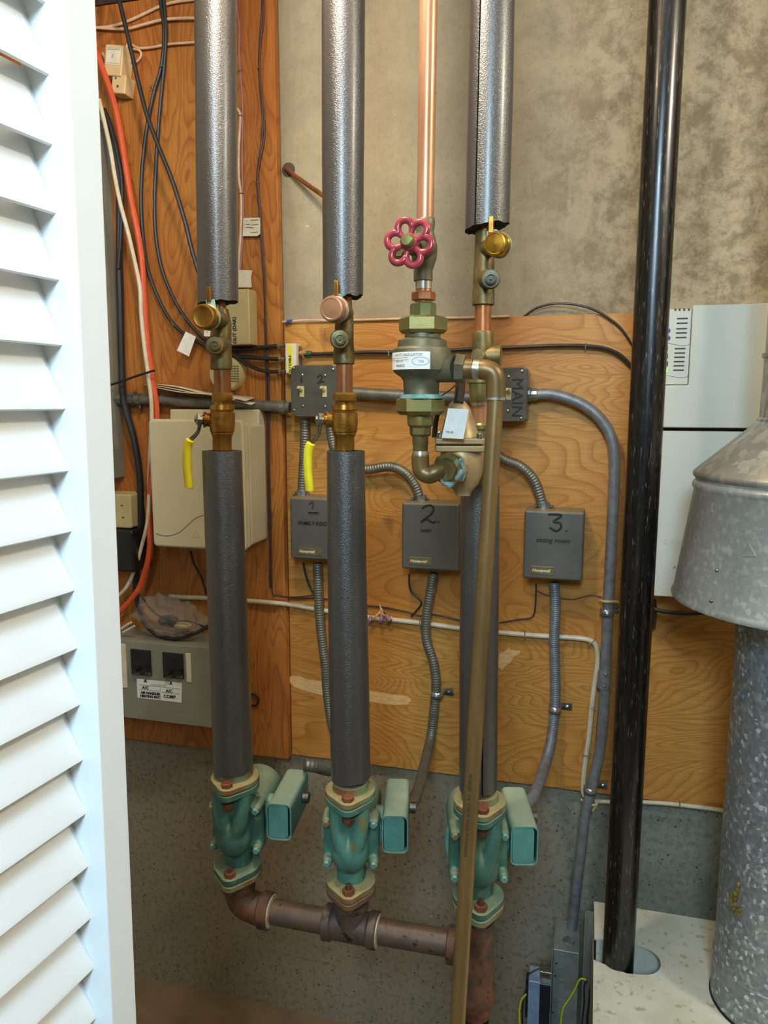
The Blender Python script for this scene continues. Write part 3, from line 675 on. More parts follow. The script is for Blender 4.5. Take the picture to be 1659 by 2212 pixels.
cr.build('green_crust', 'crust', pr, remesh=.0024)
c = P(1035, 985, DV-.02); MB().tube([P(1010, 990, DV), P(1036, 985, DP_)], [.02, .018], 20).build('outlet', 'bronze_tan', pr)
fe = thing('elbow_fitting', 'brown copper elbow feeding the pressure reducing valve from above', 'pipe fitting', P(908, 1030, DB))
vstack([(908, 920, 38), (908, 924, 44), (908, 938, 44), (908, 942, 38)], DB, 6).build('hexagon', 'brass_aged', fe, sharp=20)
vstack([(908, 936, 34), (908, 958, 35), (908, 962, 32), (908, 978, 32)], DB).build('neck', 'brass_aged', fe)
vstack([(908, 974, 34), (908, 982, 36)], DB).build('solder_joint', 'solder', fe)
ep = catmull([P(908, 980, DB), P(908, 1000, DB), P(912, 1018, DB), P(926, 1026, DB), P(942, 1020, DB-.002), P(966, 1012, DB-.012)], 8)
MB().tube(ep, [.0110]*2+[.0118]*(len(ep)-2), 24).build('bend', 'copper_dull', fe)
# hanging tag on the valve
t_ = [P(x, y, DV+.045) for x, y in ((968, 882), (1013, 884), (1001, 948), (954, 946))]
b = MB(); b.add(t_+[p+V((0, .0006, 0)) for p in t_], [(0, 1, 2, 3), (7, 6, 5, 4), (0, 4, 5, 1), (1, 5, 6, 2), (2, 6, 7, 3), (3, 7, 4, 0)])
tg = tag(b.build('paper_tag', 'tag_white', smooth=False), 'blank glossy white tag hanging on the bell of the reducing valve', 'tag')
text('M0 60', P(963, 935, DV+.0455), (t_[1]-t_[0]), EZ, .004, 'ink_soft', tg, 'printing')
cable('capillary_hose', [(995, 822, .68), (993, 850, .70), (990, 872, .71)], None, 22, 'black_cable', 'thick black hose stub behind the backflow preventer outlet', 'hose')
cable('capillary_hose', [(946, 888, .70), (941, 915, .70), (938, 945, .70)], None, 11, 'black_cable', 'thin black rod standing left of the white valve tag', 'hose')
cable('thin_wire', [(1000, 815, .60), (975, 840, .58), (945, 862, .56), (935, 880, .56)], None, 3, 'brown_cable', 'thin brown wire curving behind the backflow preventer outlet', 'wire')
# ================================================================ green circulator pumps
def hull_flange(rc, rt, off, k=8):
    """oval two-bolt flange outline, long axis along y"""
    pts = []
    for cx, cyy, r in [(0, 0, rc), (0, off, rt), (0, -off, rt)]:
        for i in range(48): a = 2*math.pi*i/48; pts.append((cx+r*math.cos(a), cyy+r*math.sin(a)))
    pts = sorted(set((round(x, 6), round(y, 6)) for x, y in pts))
    def half(ps):
        o = []
        for p in ps:
            while len(o) >= 2 and (o[-1][0]-o[-2][0])*(p[1]-o[-2][1])-(o[-1][1]-o[-2][1])*(p[0]-o[-2][0]) <= 0: o.pop()
            o.append(p)
        return o[:-1]
    return half(pts)+half(pts[::-1])
FL = hull_flange(.0415, .0150, .0400)
def make_pump(loc, rz, label, mats):
    gb, gf, rf = mats
    p = thing('circulator_pump', label, 'pump', loc, math.radians(rz), 'green circulator pumps')
    X = V((1, 0, 0)); Y = V((0, 1, 0)); Z = V((0, 0, 1))
    m = MB()
    m.rings([((0, 0, .072), (.027, .030)), ((0, 0, .055), (.030, .033)), ((0, .004, .02), (.034, .034)), ((0, .008, -.02), (.031, .030)), ((0, .006, -.05), (.024, .022)), ((0, .003, -.074), (.0235, .0235))], 28)
    # V shaped shoulders running into the rounded shield
    for sx in (-1, 1):
        m.tube([(sx*.0215, -.018, .070), (sx*.0200, -.024, .045), (sx*.0150, -.028, .018), (sx*.0060, -.030, -.004)], [.0125, .0130, .0145, .0150], 16)
    m.ball((0, -.018, -.010), .031, 24, 16, (1.0, .92, 1.12))
    m.rings([((0, .000, 0), (.040, .044)), ((0, .005, 0), (.0465, .051)), ((0, .024, 0), (.0475, .053))], 40, axis=Y, up=Z)
    for sx in (-1, 1):
        for sz in (-1, 1):
            c = V((sx*.0385, 0, sz*.036)); m.rings([(c+Y*-.013, .0085), (c+Y*.024, .0100)], 16, axis=Y, up=Z)
            m.tube([c+Y*.006, V((sx*.040, .012, sz*.008)), V((sx*.020, .014, 0))], .009, 12)
    m.build('pump_body', gb, p, local=True, remesh=.0022)
    for sx in (-1, 1):
        for sz in (-1, 1):
            c = V((sx*.0390, -.013, sz*.036)); MB().rings([(c+Y*.001, .0062), (c-Y*.0045, .0060), (c-Y*.0055, .0045)], 6, axis=-Y, up=Z).build('body_bolt', gf if sx < 0 and sz > 0 else 'pump_box', p, local=True, sharp=25)
    m = MB(); m.rings([((0, .024, 0), .052), ((0, .036, 0), .053), ((0, .040, 0), .046), ((0, .060, 0), .044), ((0, .140, 0), .044), ((0, .150, 0), .038)], 36, axis=Y, up=Z)
    m.build('motor', 'pump_box', p, local=True)
    # terminal box on the right side: sleeve with recessed front cover
    bx0, bx1, bz0, bz1, by0, by1 = .052, .096, -.028, .040, .008, .135
    def rr(x0, x1, z0, z1, r): return rrect(x1-x0, z1-z0, r, 5, (x0+x1)/2, (z0+z1)/2)
    outer = rr(bx0, bx1, bz0, bz1, .010); inner = rr(bx0+.0022, bx1-.0022, bz0+.0022, bz1-.0022, .0085); n = len(outer); vs = []
    for pl, y in ((outer, by0), (inner, by0), (inner, by0+.02), (outer, by1)): vs += [V((x, y, z)) for x, z in pl]
    fs = []
    for a, b_ in ((0, 1), (1, 2), (0, 3)): fs += [(a*n+i, a*n+(i+1) % n, b_*n+(i+1) % n, b_*n+i) for i in range(n)]
    fs.append(tuple(3*n+i for i in range(n)))
    box = MB().add(vs, fs).build('terminal_box', 'pump_box', p, local=True)
    cov = rr(bx0+.0028, bx1-.0062, bz0+.0034, bz1-.0030, .0075)
    MB().prism(cov, (0, by0+.0015, 0), X, Z, Y, .004).build('box_cover', 'pump_cover', box, local=True, bevel=.001)
    cov = rr(bx0+.0022, bx1-.0022, bz0+.0022, bz1-.0022, .0085)
    MB().prism(cov, (0, by0+.012, 0), X, Z, Y, .004).build('box_interior', 'black_gap', box, local=True)
    MB().rings([((bx1+.001, .09, 0.01), .010), ((bx1+.012, .09, 0.01), .010)], 20, axis=X, up=Z).build('conduit_connector', 'steel_dull', box, local=True)
    MB().tube([V((.03, .07, .0)), V((.06, .07, .0))], .022, 16).build('box_neck', 'pump_box', p, local=True)
    # flanges
    MB().prism(FL, (0, 0, .070), X, Y, Z, .011).build('flange', gb, p, local=True, bevel=.002)
    MB().prism(FL, (0, 0, -.081), X, Y, Z, .011).build('flange', gb if 'rust' not in rf else gf, p, local=True, bevel=.002)
    up = MB(); up.prism(FL, (0, 0, .0825), X, Y, Z, .010); up.rings([((0, 0, .090), .030), ((0, 0, .104), .028)], 28); up.build('pipe_flange', gf, p, local=True, bevel=.002)
    lo = MB(); lo.prism(FL, (0, 0, -.093), X, Y, Z, .0105); lo.rings([((0, 0, -.112), .0275), ((0, 0, -.090), .030)], 28); lo.build('pipe_flange', rf, p, local=True, bevel=.002)
    for z0, z1, hd in ((.093, .056, 1), (-.093, -.062, 0)):
        for sy in (-1, 1):
            c = V((0, sy*.0405, 0))
            def fb(nm, rr_, nn, mt): MB().rings(rr_, nn, axis=Z, up=Y).build(nm, mt, p, local=True, sharp=25)
            if hd:
                fb('flange_bolt', [(c+Z*.050, .0055), (c+Z*.0925, .0056), (c+Z*.0926, .0100), (c+Z*.0990, .0098), (c+Z*.1002, .0078)], 6, 'rust_orange' if sy < 0 else 'rust')
                fb('flange_nut', [(c+Z*.055, .0098), (c+Z*.064, .0100)], 6, 'rust')
            else:
                fb('flange_bolt', [(c+Z*-.1002, .0102), (c+Z*-.0932, .0102), (c+Z*-.0930, .0058), (c+Z*-.054, .0052)], 6, 'rust')
                fb('flange_nut', [(c+Z*-.070, .0105), (c+Z*-.062, .0102)], 6, 'rust_orange' if sy < 0 else 'rust')
    return p
PZ_ = [.698+OFF, .7035+OFF, .7155+OFF]; PXX = [-.5690, -.3605, -.1460]
MT['pump_green_rusty'] = simple('pump_green_rusty', '4a786a', '3a6656', 22, .5, .05, bump=.25, bscale=160, dust='8f9470', dustamt=.9, spots=30, spotcol='6c6438')
make_pump((PXX[0], -.62, PZ_[0]), 7, 'dark green circulator pump, leftmost, mounted above the rusty elbow', ('pump_green', 'flange_dusty', 'flange_dusty'))
make_pump((PXX[1], -.62, PZ_[1]), 12, 'green circulator pump in the middle, above the rusty tee, rust streak on its shield', ('pump_green_rusty', 'flange_dusty', 'flange_rust'))
make_pump((PXX[2], -.62, PZ_[2]), 14, 'brightest teal circulator pump, rightmost, partly behind the slanting drain pipe', ('pump_green', 'flange_dusty', 'flange_dusty'))
# ================================================================ rusty manifold
mf = thing('iron_manifold', 'rusty iron pipe manifold of elbow, tees and pipes joining the three pumps at the bottom', 'pipe', (PXX[2], -.62, 0))
ZM = .545+OFF; YM = -.62
x1, x2, x3 = PXX
ep = catmull([V((x1, YM, PZ_[0]-.105)), V((x1, YM, ZM+.035)), V((x1+.010, YM, ZM+.010)), V((x1+.038, YM, ZM)), V((x1+.055, YM, ZM))], 8)
e = MB().tube(ep, [.0265]*len(ep), 28); e.lathe((x1+.042, YM, ZM), (1, 0, 0), [(0, .027), (.003, .0315), (.018, .0315), (.021, .029)], 32); e.lathe((x1, YM, PZ_[0]-.112), (0, 0, 1), [(-.010, .027), (-.006, .030), (.006, .030)], 32)
e.build('elbow', 'rust', mf)
MB().lathe((x1+.0625, YM, ZM), (1, 0, 0), [(0, .0285), (.002, .0270), (.003, .0215)], 32).build('white_sealant', 'sealant_ring', mf)
MB().cyl((x1+.060, YM, ZM), (x2-.040, YM, ZM), .0212, n=32).build('pipe', 'iron_brown', mf)
def tee(x, z, right, mat):
    t_ = MB(); t_.lathe((x-.048, YM, z), (1, 0, 0), [(0, .026), (.002, .0300), (.014, .0300), (.018, .0265), (.078 if right else .06, .0265)]+([(.082, .0300), (.094, .0300), (.096, .027)] if right else []), 32)
    t_.cyl((x, YM, z), (x, YM, z+.055), .027, n=32); return t_
t2 = tee(x2, ZM, True, 'rust'); t2.lathe((x2, YM, PZ_[1]-.116), (0, 0, 1), [(-.006, .027), (-.003, .0300), (.006, .0300)], 32); t2.build('tee', 'iron_brown', mf)
MB().lathe((x2+.0478, YM, ZM), (1, 0, 0), [(0, .0275), (.002, .0268), (.003, .0215)], 32).build('white_sealant', 'sealant_ring', mf)
MB().cyl((x2+.045, YM, ZM), (x3-.045, YM, ZM+.002), .0212, n=32).build('pipe', 'iron_brown', mf)
t3 = tee(x3, ZM, False, 'rust'); t3.lathe((x3, YM, ZM-.090), (0, 0, 1), [(0, .026), (.004, .0315), (.024, .0315), (.032, .0275), (.130, .0270)], 32)
t3.build('tee', 'rust', mf)
MT['rust_tee'] = MT['rust']
MB().cyl((x3, YM, ZM-.115), (x3, YM, ZM-.088), .0245, n=32).build('reducer', 'rust_orange', mf)
MB().cyl((x3, YM, 0.0), (x3, YM, ZM-.112), .0215, n=32).build('lower_pipe', 'black_iron', mf)
# ================================================================ cream casing (bottom right), flue and draft hood
BT = .319+OFF
outl = [(.049, -.113), (.049, -.236)] + [(.080, -.232), (.115, -.232)] + [(.135+.042*math.cos(a), -.275+.043*math.sin(a)) for a in [math.radians(d) for d in range(80, -91, -15)]] + [(.110, -.322), (.080, -.312), (.047, -.300)] + [(.041, -.90), (1.05, -.90), (1.05, -.113)]
cb = thing('boiler_casing', 'cream sheet-metal casing top at bottom right with a round-ended slot cut for the black pipe', 'boiler', (.55, -.5, 0))
inner_ = [(.052, -.115), (.052, -.232), (.080, -.228), (.130, -.226), (.180, -.25), (.182, -.30), (.15, -.325), (.052, -.318), (.046, -.895), (1.045, -.895), (1.045, -.115)]
MB().prism(outl, (0, 0, BT-.004), (1, 0, 0), (0, 1, 0), (0, 0, 1), .004).build('top_panel', 'cream', cb, smooth=False)
MT['olive'] = simple('olive', '454c2c', '3a4024', 12, .7)
MB().bb((.052, -.895, 0), (1.045, -.118, BT-.16)).build('cabinet', 'olive', cb)
q = MB(); q.bb((.190, -.893, BT-.16), (1.043, -.119, BT-.004)); q.bb((.054, -.893, BT-.16), (.190, -.335, BT-.004)); q.bb((.054, -.225, BT-.16), (.190, -.119, BT-.004)); q.build('cabinet_shell', 'cream', cb)
for o in (bpy.data.objects['iron_pipe'],):
    pass
FC = (.37, -.33)
fl = thing('flue_pipe', 'round spangled galvanised flue pipe with a mustard sealant smear, rising from the cream casing', 'flue', (FC[0], FC[1], BT))
MB().rings([((*FC, BT+.0005), .1085), ((*FC, BT+.085), .1082), ((*FC, BT+.087), .1065), ((*FC, 1.11+OFF), .1065)], 64).build('pipe', 'galvanised', fl)
MB().rings([((*FC, BT+.0003), .1105), ((*FC, BT+.004), .1100)], 64).build('base_rim', 'black_gap', fl)
sm = MB(); random.seed(3)
MT['sealant'] = simple('sealant', '7c6428', '5c4a1c', 80, .6, bump=.5)
def surf(px, py):
    r = ray(px, py); o = CAM-V((*FC, 0)); a = r.x**2+r.y**2; b_ = 2*(o.x*r.x+o.y*r.y); c_ = o.x**2+o.y**2-.1082**2
    return CAM+r*((-b_-math.sqrt(max(0, b_*b_-4*a*c_)))/(2*a))
for x, y, r in ((1596, 1912, 6), (1594, 1922, 6), (1590, 1932, 7), (1588, 1942, 6), (1582, 1935, 6), (1580, 1948, 6), (1582, 1958, 6), (1585, 1966, 5), (1588, 1975, 4), (1594, 1958, 5), (1597, 1968, 5), (1600, 1976, 4)):
    sm.ball(surf(x, y), r/1150, 10, 6, (.9, .5, 1.2))
sm.build('sealant_smear', 'sealant', fl)
hd = thing('draft_hood', 'large galvanised cone-topped draft hood on the flue with embossed lettering', 'flue', (*FC, 1.079+OFF))
zo = OFF
prof = [(1.086, .2125), (1.0865, .2170), (1.091, .2180), (1.096, .2150), (1.100, .2140), (1.277, .1895), (1.281, .1920), (1.286, .1930), (1.290, .1915), (1.293, .1875), (1.297, .1885), (1.301, .1920), (1.306, .1925), (1.310, .1900), (1.396, .0945)]
MB().rings([((*FC, z+zo), r) for z, r in prof[:11]], 96, caps=False).build('skirt', 'galvanised_hood', hd, sharp=60)
MB().rings([((*FC, z+zo), r) for z, r in prof[10:]], 96, caps=False).build('cone', 'galvanised_dusty', hd, sharp=60)
MB().rings([((*FC, 1.391+zo), .0925), ((*FC, 1.394+zo), .0960), ((*FC, 1.399+zo), .0960), ((*FC, 1.402+zo), .0925), ((*FC, 1.500+zo), .0915), ((*FC, 1.502+zo), .0950), ((*FC, 1.508+zo), .0950), ((*FC, 1.510+zo), .0905), ((*FC, 2.31+zo), .0905)], 64).build('neck_pipe', 'galvanised_dusty', hd)
MB().rings([((*FC, 1.11+zo), .1065), ((*FC, 1.15+zo), .140), ((*FC, 1.151+zo), .03)], 48).build('inner_throat', 'galvanised', hd)
def skirt(px, py):
    r = ray(px, py); t0, t1 = .6, 1.6; best = None
    for i in range(4000):
        t = t0+(t1-t0)*i/4000; q = CAM+r*t; z = q.z-zo
        rad = .2140+(.1895-.2140)*(z-1.100)/(1.277-1.100)
        if math.hypot(q.x-FC[0], q.y-FC[1]) <= rad: return q
    return CAM+r*1.2
for x, y in ((1549, 1232), (1537, 1298)):
    q = skirt(x, y); MB().ball(q, .0035, 12, 8).build('rivet', 'steel', hd)
def emb(s, px, py, size, mat='steel'):
    q0 = skirt(px, py); cu = bpy.data.curves.new('t', 'FONT'); cu.body = s; cu.size = size; cu.resolution_u = 2
    ob = bpy.data.objects.new('t', cu); COL.objects.link(ob); dg = bpy.context.evaluated_depsgraph_get()
    me = bpy.data.meshes.new_from_object(ob.evaluated_get(dg)); a0 = math.atan2(q0.x-FC[0], -(q0.y-FC[1])); vs = []
    for v in me.vertices:
        z = q0.z+v.co.y; rad = .2140+(.1895-.2140)*(z-zo-1.100)/(1.277-1.100)+.0008; a = a0+v.co.x/rad
        vs.append(V((FC[0]+rad*math.sin(a), FC[1]-rad*math.cos(a), z)))
    mb = MB(); mb.add(vs, [list(p.vertices) for p in me.polygons]); bpy.data.objects.remove(ob); bpy.data.curves.remove(cu); bpy.data.meshes.remove(me)
    mb.build('embossed_lettering', mat, hd, smooth=False)
MT['emboss'] = simple('emboss', 'c4c8c8', 'b0b4b4', 60, .35, .6)
emb('DRAFT', 1624, 1144, .008, 'emboss'); emb('DIVERTER HOOD', 1588, 1156, .008, 'emboss'); emb('7 IN VENT', 1592, 1172, .008, 'emboss'); emb('HOT FLUE', 1590, 1215, .008, 'emboss'); emb('KEEP CLEAR', 1584, 1226, .008, 'emboss'); emb('OF ALL ITEMS', 1580, 1238, .008, 'emboss')
# embossed triangle mark
tri = [skirt(x, y)+(CAM-skirt(x, y)).normalized()*.001 for x, y in ((1617, 1172), (1600, 1200), (1632, 1202))]
MB().tube(tri, .0006, 6, closed=True).build('embossed_mark', 'emboss', hd)
# ================================================================ grey electrical boxes on the boards
def pbox(name, x0, y0, x1, y1, d0, d1, mat, parent=None, bevel=.003, seg=3, yl=None):
    """front face px rectangle at depth d1 (corners top-left x0,y0 / bottom-right x1,y1), back at d0"""
    a = P(x0, y0, d1); c = P(x1, y1, d1); b = MB(); b.bb((a.x, -d1, a.z), (c.x, -d0, c.z)); return b.build(name, mat, parent, bevel=bevel, seg=seg)
def relay(x0, y0, x1, y1, label, d1=.092):
    a = P(x0, y0, d1); c = P(x1, y1, d1)
    root = thing('relay_box', label, 'control box', ((a.x+c.x)/2, -DM, c.z))
    b = MB(); b.bb((a.x, -d1, a.z), (c.x, -DM, c.z)); b.build('case', 'dark_box', root, bevel=.006, seg=4)
    w_ = c.x-a.x; hgt = a.z-c.z
    b = MB(); b.bb((a.x+w_*.125, -d1-.0012, c.z+hgt*.075), (a.x+w_*.53, -d1+.001, c.z+hgt*.195)); npl = b.build('nameplate', 'nameplate', root, bevel=.0006)
    text('Honeywell', V((a.x+w_*.155, -d1-.0014, c.z+hgt*.115)), EX, EZ, .0088, 'engraved', npl, 'lettering', shear=.25, depth=.0002, bold=.0003)
    for k in (.08, .30, .42, .60): MB().lathe(V((a.x+w_*(k+.02), -d1+.022, c.z+.001)), (0, 0, -1), [(0, .0035), (.004, .0035), (.005, .002)], 12).build('bottom_screw', 'steel', root)
    return root, a, c, w_, hgt
def W(x, y, d=.092): return P(x, y, d)-V((0, .0005, 0))
def pts_px(lines, d): 
    return lines
def mark(lines, d, w_, mat, parent, name='marker_writing'):
    """marker strokes given as px polylines on plane d"""
    mb = MB()
    for ln in lines:
        pts = [P(x, y, d)+V((0, -.0003, 0)) for x, y in ln]; pts = catmull(pts, 5) if len(pts) > 2 else pts
        mb.tube(pts, (.0003, w_/2), 8, flat=V((0, -1, 0)))
    return mb.build(name, mat, parent)
r1 = relay(625, 1074, 757, 1214, 'dark grey relay box marked 1, partly hidden behind the middle foam sleeve')
mark([[(668, 1090), (676, 1084), (675, 1100)], [(666, 1107), (688, 1107)]], .0921, .0030, 'ink', r1[0])
text('ZONE 1', P(666, 1112, .0925), EX, EZ, .0085, 'ink', r1[0], 'handwriting', .2)
text('FAMILY ROOM', P(643, 1133, .0925), EX, EZ, .0125, 'ink', r1[0], 'handwriting', .3, bold=.0003)
r2 = relay(868, 1085, 990, 1236, 'dark grey relay box marked 2, right of the middle foam sleeve')
mark([[(912, 1099), (920, 1093), (932, 1092), (937, 1101), (930, 1112), (916, 1122), (910, 1128), (922, 1122), (934, 1129), (942, 1126)], [(947, 1126), (948, 1129)]], .0921, .0045, 'ink', r2[0])
text('mstr', P(908, 1149, .0925), EX, EZ, .013, 'ink', r2[0], 'handwriting', .2, bold=.0003)
r3 = relay(1133, 1102, 1258, 1257, 'dark grey relay box marked 3 with green handwriting, the rightmost')
mark([[(1184, 1111), (1213, 1113), (1196, 1127), (1210, 1130), (1211, 1141), (1201, 1147), (1187, 1139)], [(1223, 1146), (1225, 1148)]], .0921, .0050, 'ink', r3[0])
MT['green_ink'] = simple('green_ink', '122016', None, rough=.6)
text('sitting room', P(1157, 1170, .0925), EX, EZ, .0145, 'green_ink', r3[0], 'handwriting', .25, bold=.0002)
# two-gang switch box
def rounded_plate(name, x0, y0, x1, y1, d0, d1, r, mat, parent):
    a = P(x0, y0, d1); c = P(x1, y1, d1); cx, cz = (a.x+c.x)/2, (a.z+c.z)/2
    return MB().prism(rrect(c.x-a.x, a.z-c.z, r, 6, cx, cz), (0, -d0, 0), EX, EZ, (0, -1, 0), d1-d0).build(name, mat, parent, bevel=.003, seg=3)
def toggle(x, y, d, parent, flip=1):
    c = P(x, y, d); b = MB(); b.bb((c.x-.0055, c.y-.0012, c.z-.0125), (c.x+.0055, c.y+.001, c.z+.0125)); t_ = b.build('toggle_plate', 'beige', parent, bevel=.0008)
    MB().tube([c+V((0, 0, .002)), c+V((-.003, -.014, .010))], [(.0045, .004), (.004, .0035)], 10).build('toggle_lever', 'tag_white' if 0 else 'beige', t_)
s2 = thing('switch_box', 'grey two-gang switch box marked 1 and 2 beside the middle riser', 'switch', P(672, 905, DM))
rounded_plate('box', 627, 790, 728, 902, DM, .078, .014, 'grey_box', s2); rounded_plate('cover_plate', 627, 789, 728, 901, .078, .082, .014, 'grey_box', s2)
for x in (652, 701): toggle(x, 846, .0822, s2)
for x, y in ((634, 795), (719, 798), (653, 810), (702, 811), (654, 877), (702, 878), (635, 886), (720, 890)): MB().lathe(P(x, y, .0822), (0, -1, 0), [(0, .0032), (.0015, .0030), (.0024, .001)], 12).build('screw', 'steel', s2)
mark([[(651, 816), (652, 827)]], .0822, .0045, 'ink', s2); mark([[(686, 816), (692, 810), (696, 815), (690, 825), (686, 828), (694, 825), (701, 825)]], .0822, .0035, 'ink', s2)
s3 = thing('switch_box', 'grey taped switch box with MAIN written downwards on it, right of the drain pipe', 'switch', P(1110, 912, DM))
rounded_plate('box', 1062, 793, 1138, 911, DM, .078, .012, 'taped_box', s3); rounded_plate('cover_plate', 1062, 793, 1138, 911, .078, .082, .012, 'taped_box', s3)
toggle(1099, 851, .0822, s3)
for x, y in ((1099, 814), (1097, 888), (1128, 802), (1126, 904)): MB().lathe(P(x, y, .0822), (0, -1, 0), [(0, .0032), (.0015, .0030), (.0024, .001)], 12).build('screw', 'steel', s3)
text('MAIN', P(1107, 816, .0825), (0, 0, -1), (1, 0, 0), .034, 'ink', s3, 'lettering', bold=.0)
# ================================================================ conduits
dC = .045
def conduit(lst, d, r, mat, label, parent=None, name='conduit', n=16):
    pts = catmull(PX(lst, d), 10); o = MB().tube(pts, r, n).build(name, mat, parent)
    if label: tag(o, label, 'conduit')
    return o
hc = thing('conduit', 'horizontal grey painted conduit behind the left riser, entering the two-gang switch box', 'conduit', P(262, 862, dC))
MB().tube(catmull(PX([(250, 862), (330, 864), (420, 869), (520, 874), (627, 880)], dC+.014), 8), .0125, 16).build('tube', 'conduit', hc)
for x, y in ((262, 862), (286, 862), (300, 863), (612, 880)):
    c = P(x, y, dC+.014); MB().lathe(c, (1, 0, 0), [(-.008, .0125), (-.006, .0165), (.006, .0165), (.008, .0125)], 10).build('coupling', 'conduit', hc, sharp=25)
for x, y in ((263, 848), (266, 880), (293, 850), (302, 880)):
    MB().lathe(P(x, y, dC+.020), (0, -.4, 1 if y < 860 else -1), [(-.004, .003), (.004, .0032), (.006, .002)], 10).build('set_screw', 'steel_dull', hc)
conduit([(725, 845), (800, 851), (880, 855), (980, 858), (1065, 860)], dC, .0135, 'conduit', 'straight grey conduit between the two switch boxes')
mc = thing('conduit', 'long bent grey conduit from the MAIN switch box down to the lower right junction box', 'conduit', P(1225, 2050, .06))
lst = [(1136, 852, dC), (1160, 852, dC), (1185, 851, dC), (1220, 858, dC), (1262, 876, dC), (1298, 906, dC), (1320, 945, dC), (1327, 990, dC), (1326, 1060, dC), (1322, 1150, dC), (1317, 1250, dC), (1312, 1350, dC), (1308, 1450, dC), (1304, 1540, dC), (1297, 1610, dC), (1288, 1660, dC+.003), (1275, 1712, dC+.008), (1264, 1760, dC+.014), (1256, 1830, dC+.02), (1246, 1910, dC+.025), (1236, 2000, dC+.03), (1230, 2052, dC+.03)]
MB().tube(catmull(PX(lst), 10), .0118, 18).build('tube', 'emt', mc)
MB().lathe(P(1156, 852, dC), (1, .0, 0), [(-.020, .012), (-.018, .0165), (-.010, .0165), (-.008, .0135), (.004, .0135), (.006, .012)], 12).build('connector', 'galv_clip', mc, sharp=25)
a = P(1307, 1446, dC); c = P(1304, 1486, dC)
MB().rings([(a, .0138), (a-V((0, 0, .003)), .0145), (c+V((0, 0, .003)), .0145), (c, .0138)], 20).build('coupling', 'emt', mc)
for (x, y) in ((1308, 1457), (1306, 1482)): MB().ball(P(x, y, dC+.015), .0035, 12, 8).build('set_screw', 'steel', mc)
def strap(px, py, d, r, side, label, tabpx=None, tilt=0):
    """one-hole strap round a conduit, tab to the right"""
    t_ = thing('conduit_strap', label, 'strap', P(px, py, DM)); c = P(px, py, d)
    hh = .0085; vs = []; N = 20; R = r+.0022
    m = MB(); arc = [(-R*math.cos(math.radians(a_)), R*math.sin(math.radians(a_))) for a_ in range(-20, 181, 10)]
    arc.append((R+.001, -(d-DM)+.002)); arc.append((R+.024, -(d-DM)+.002))
    th = .0012
    pts = [V((c.x+x*side, c.y-y, c.z)) for x, y in arc]
    vs = []
    for i, p in enumerate(pts):
        for dz in (-hh, hh): vs.append(p+V((0, 0, dz)))
    m.add(vs, [(2*i, 2*i+1, 2*i+3, 2*i+2) for i in range(len(pts)-1)])
    ob = m.build('strap', 'galv_clip', t_, sharp=60); sd = ob.modifiers.new('s', 'SOLIDIFY'); sd.thickness = .0014; sd.offset = 0
    MB().tube([p+V((0, -.001, 0)) for p in pts[2:-2]], .0016, 8).build('rib', 'galv_clip', t_)
    MB().lathe(V((c.x+side*(R+.014), -DM-.003, c.z)), (0, -1, 0), [(0, .0048), (.002, .0045), (.0035, .0015)], 6).build('screw', 'steel', t_, sharp=25)
strap(1311, 1322, dC, .0118, 1, 'shiny strap with pale tie on the long bent conduit, beside the black pipe')
strap(1275, 1706, dC+.006, .0118, 1, 'strap holding the long bent conduit at the bottom edge of the plywood')
# flexible conduits
rf = .0108
flexpipe('flexible_conduit', [(659, 905), (658, 960), (655, 1020), (652, 1066)], dC, rf, 'flex', 'straight ribbed conduit dropping from the two-gang switch box to relay box 1')
flexpipe('flexible_conduit', [(712, 902, dC), (720, 960, dC), (745, 1005, dC), (790, 1014, dC+.005), (840, 1008, dC+.006), (873, 1020, dC+.005), (896, 1048, dC+.003), (908, 1082, dC)], None, rf, 'flex', 'ribbed conduit arching right from the switch box down to relay box 2')
flexpipe('flexible_conduit', [(1050, 905, dC), (1058, 960, dC), (1085, 990, dC), (1125, 1008, dC+.004), (1155, 1040, dC+.003), (1172, 1092, dC)], None, rf, 'flex', 'ribbed conduit curving from the MAIN switch box down to relay box 3')
flexpipe('flexible_conduit', [(686, 1216, dC), (688, 1280, dC), (693, 1360, dC), (703, 1440, dC), (706, 1490, dC), (716, 1560, dC+.01), (732, 1610, .10), (745, 1645, .20), (738, 1664, .32), (710, 1663, .42), (680, 1655, .475), (656, 1652, .49)], None, rf, 'flex', 'ribbed conduit from relay box 1 passing behind the middle foam sleeve')
flexpipe('flexible_conduit', [(937, 1238, dC), (928, 1290, dC), (920, 1345, dC), (922, 1385, dC), (936, 1430, dC), (942, 1475, dC), (938, 1530, dC), (931, 1590, dC+.01), (920, 1640, .14), (905, 1700, .30), (890, 1735, .42), (868, 1752, .50)], None, rf, 'flex', 'ribbed conduit from relay box 2 snaking down to the middle pump')
flexpipe('flexible_conduit', [(1197, 1258, dC), (1200, 1310, dC), (1197, 1380, dC), (1199, 1450, dC), (1199, 1520, dC), (1192, 1590, dC+.01), (1178, 1650, .12), (1155, 1715, .28), (1130, 1745, .42), (1112, 1756, .50)], None, rf, 'emt', 'ribbed conduit from relay box 3 curving down to the rightmost pump', pitch=.0045)
strap(943, 1500, dC, rf, 1, 'strap with screwed tab on the middle ribbed conduit, left of the drain pipe')
strap(1199, 1532, dC, rf, 1, 'strap with screwed tab on the rightmost ribbed conduit, right of the drain pipe')
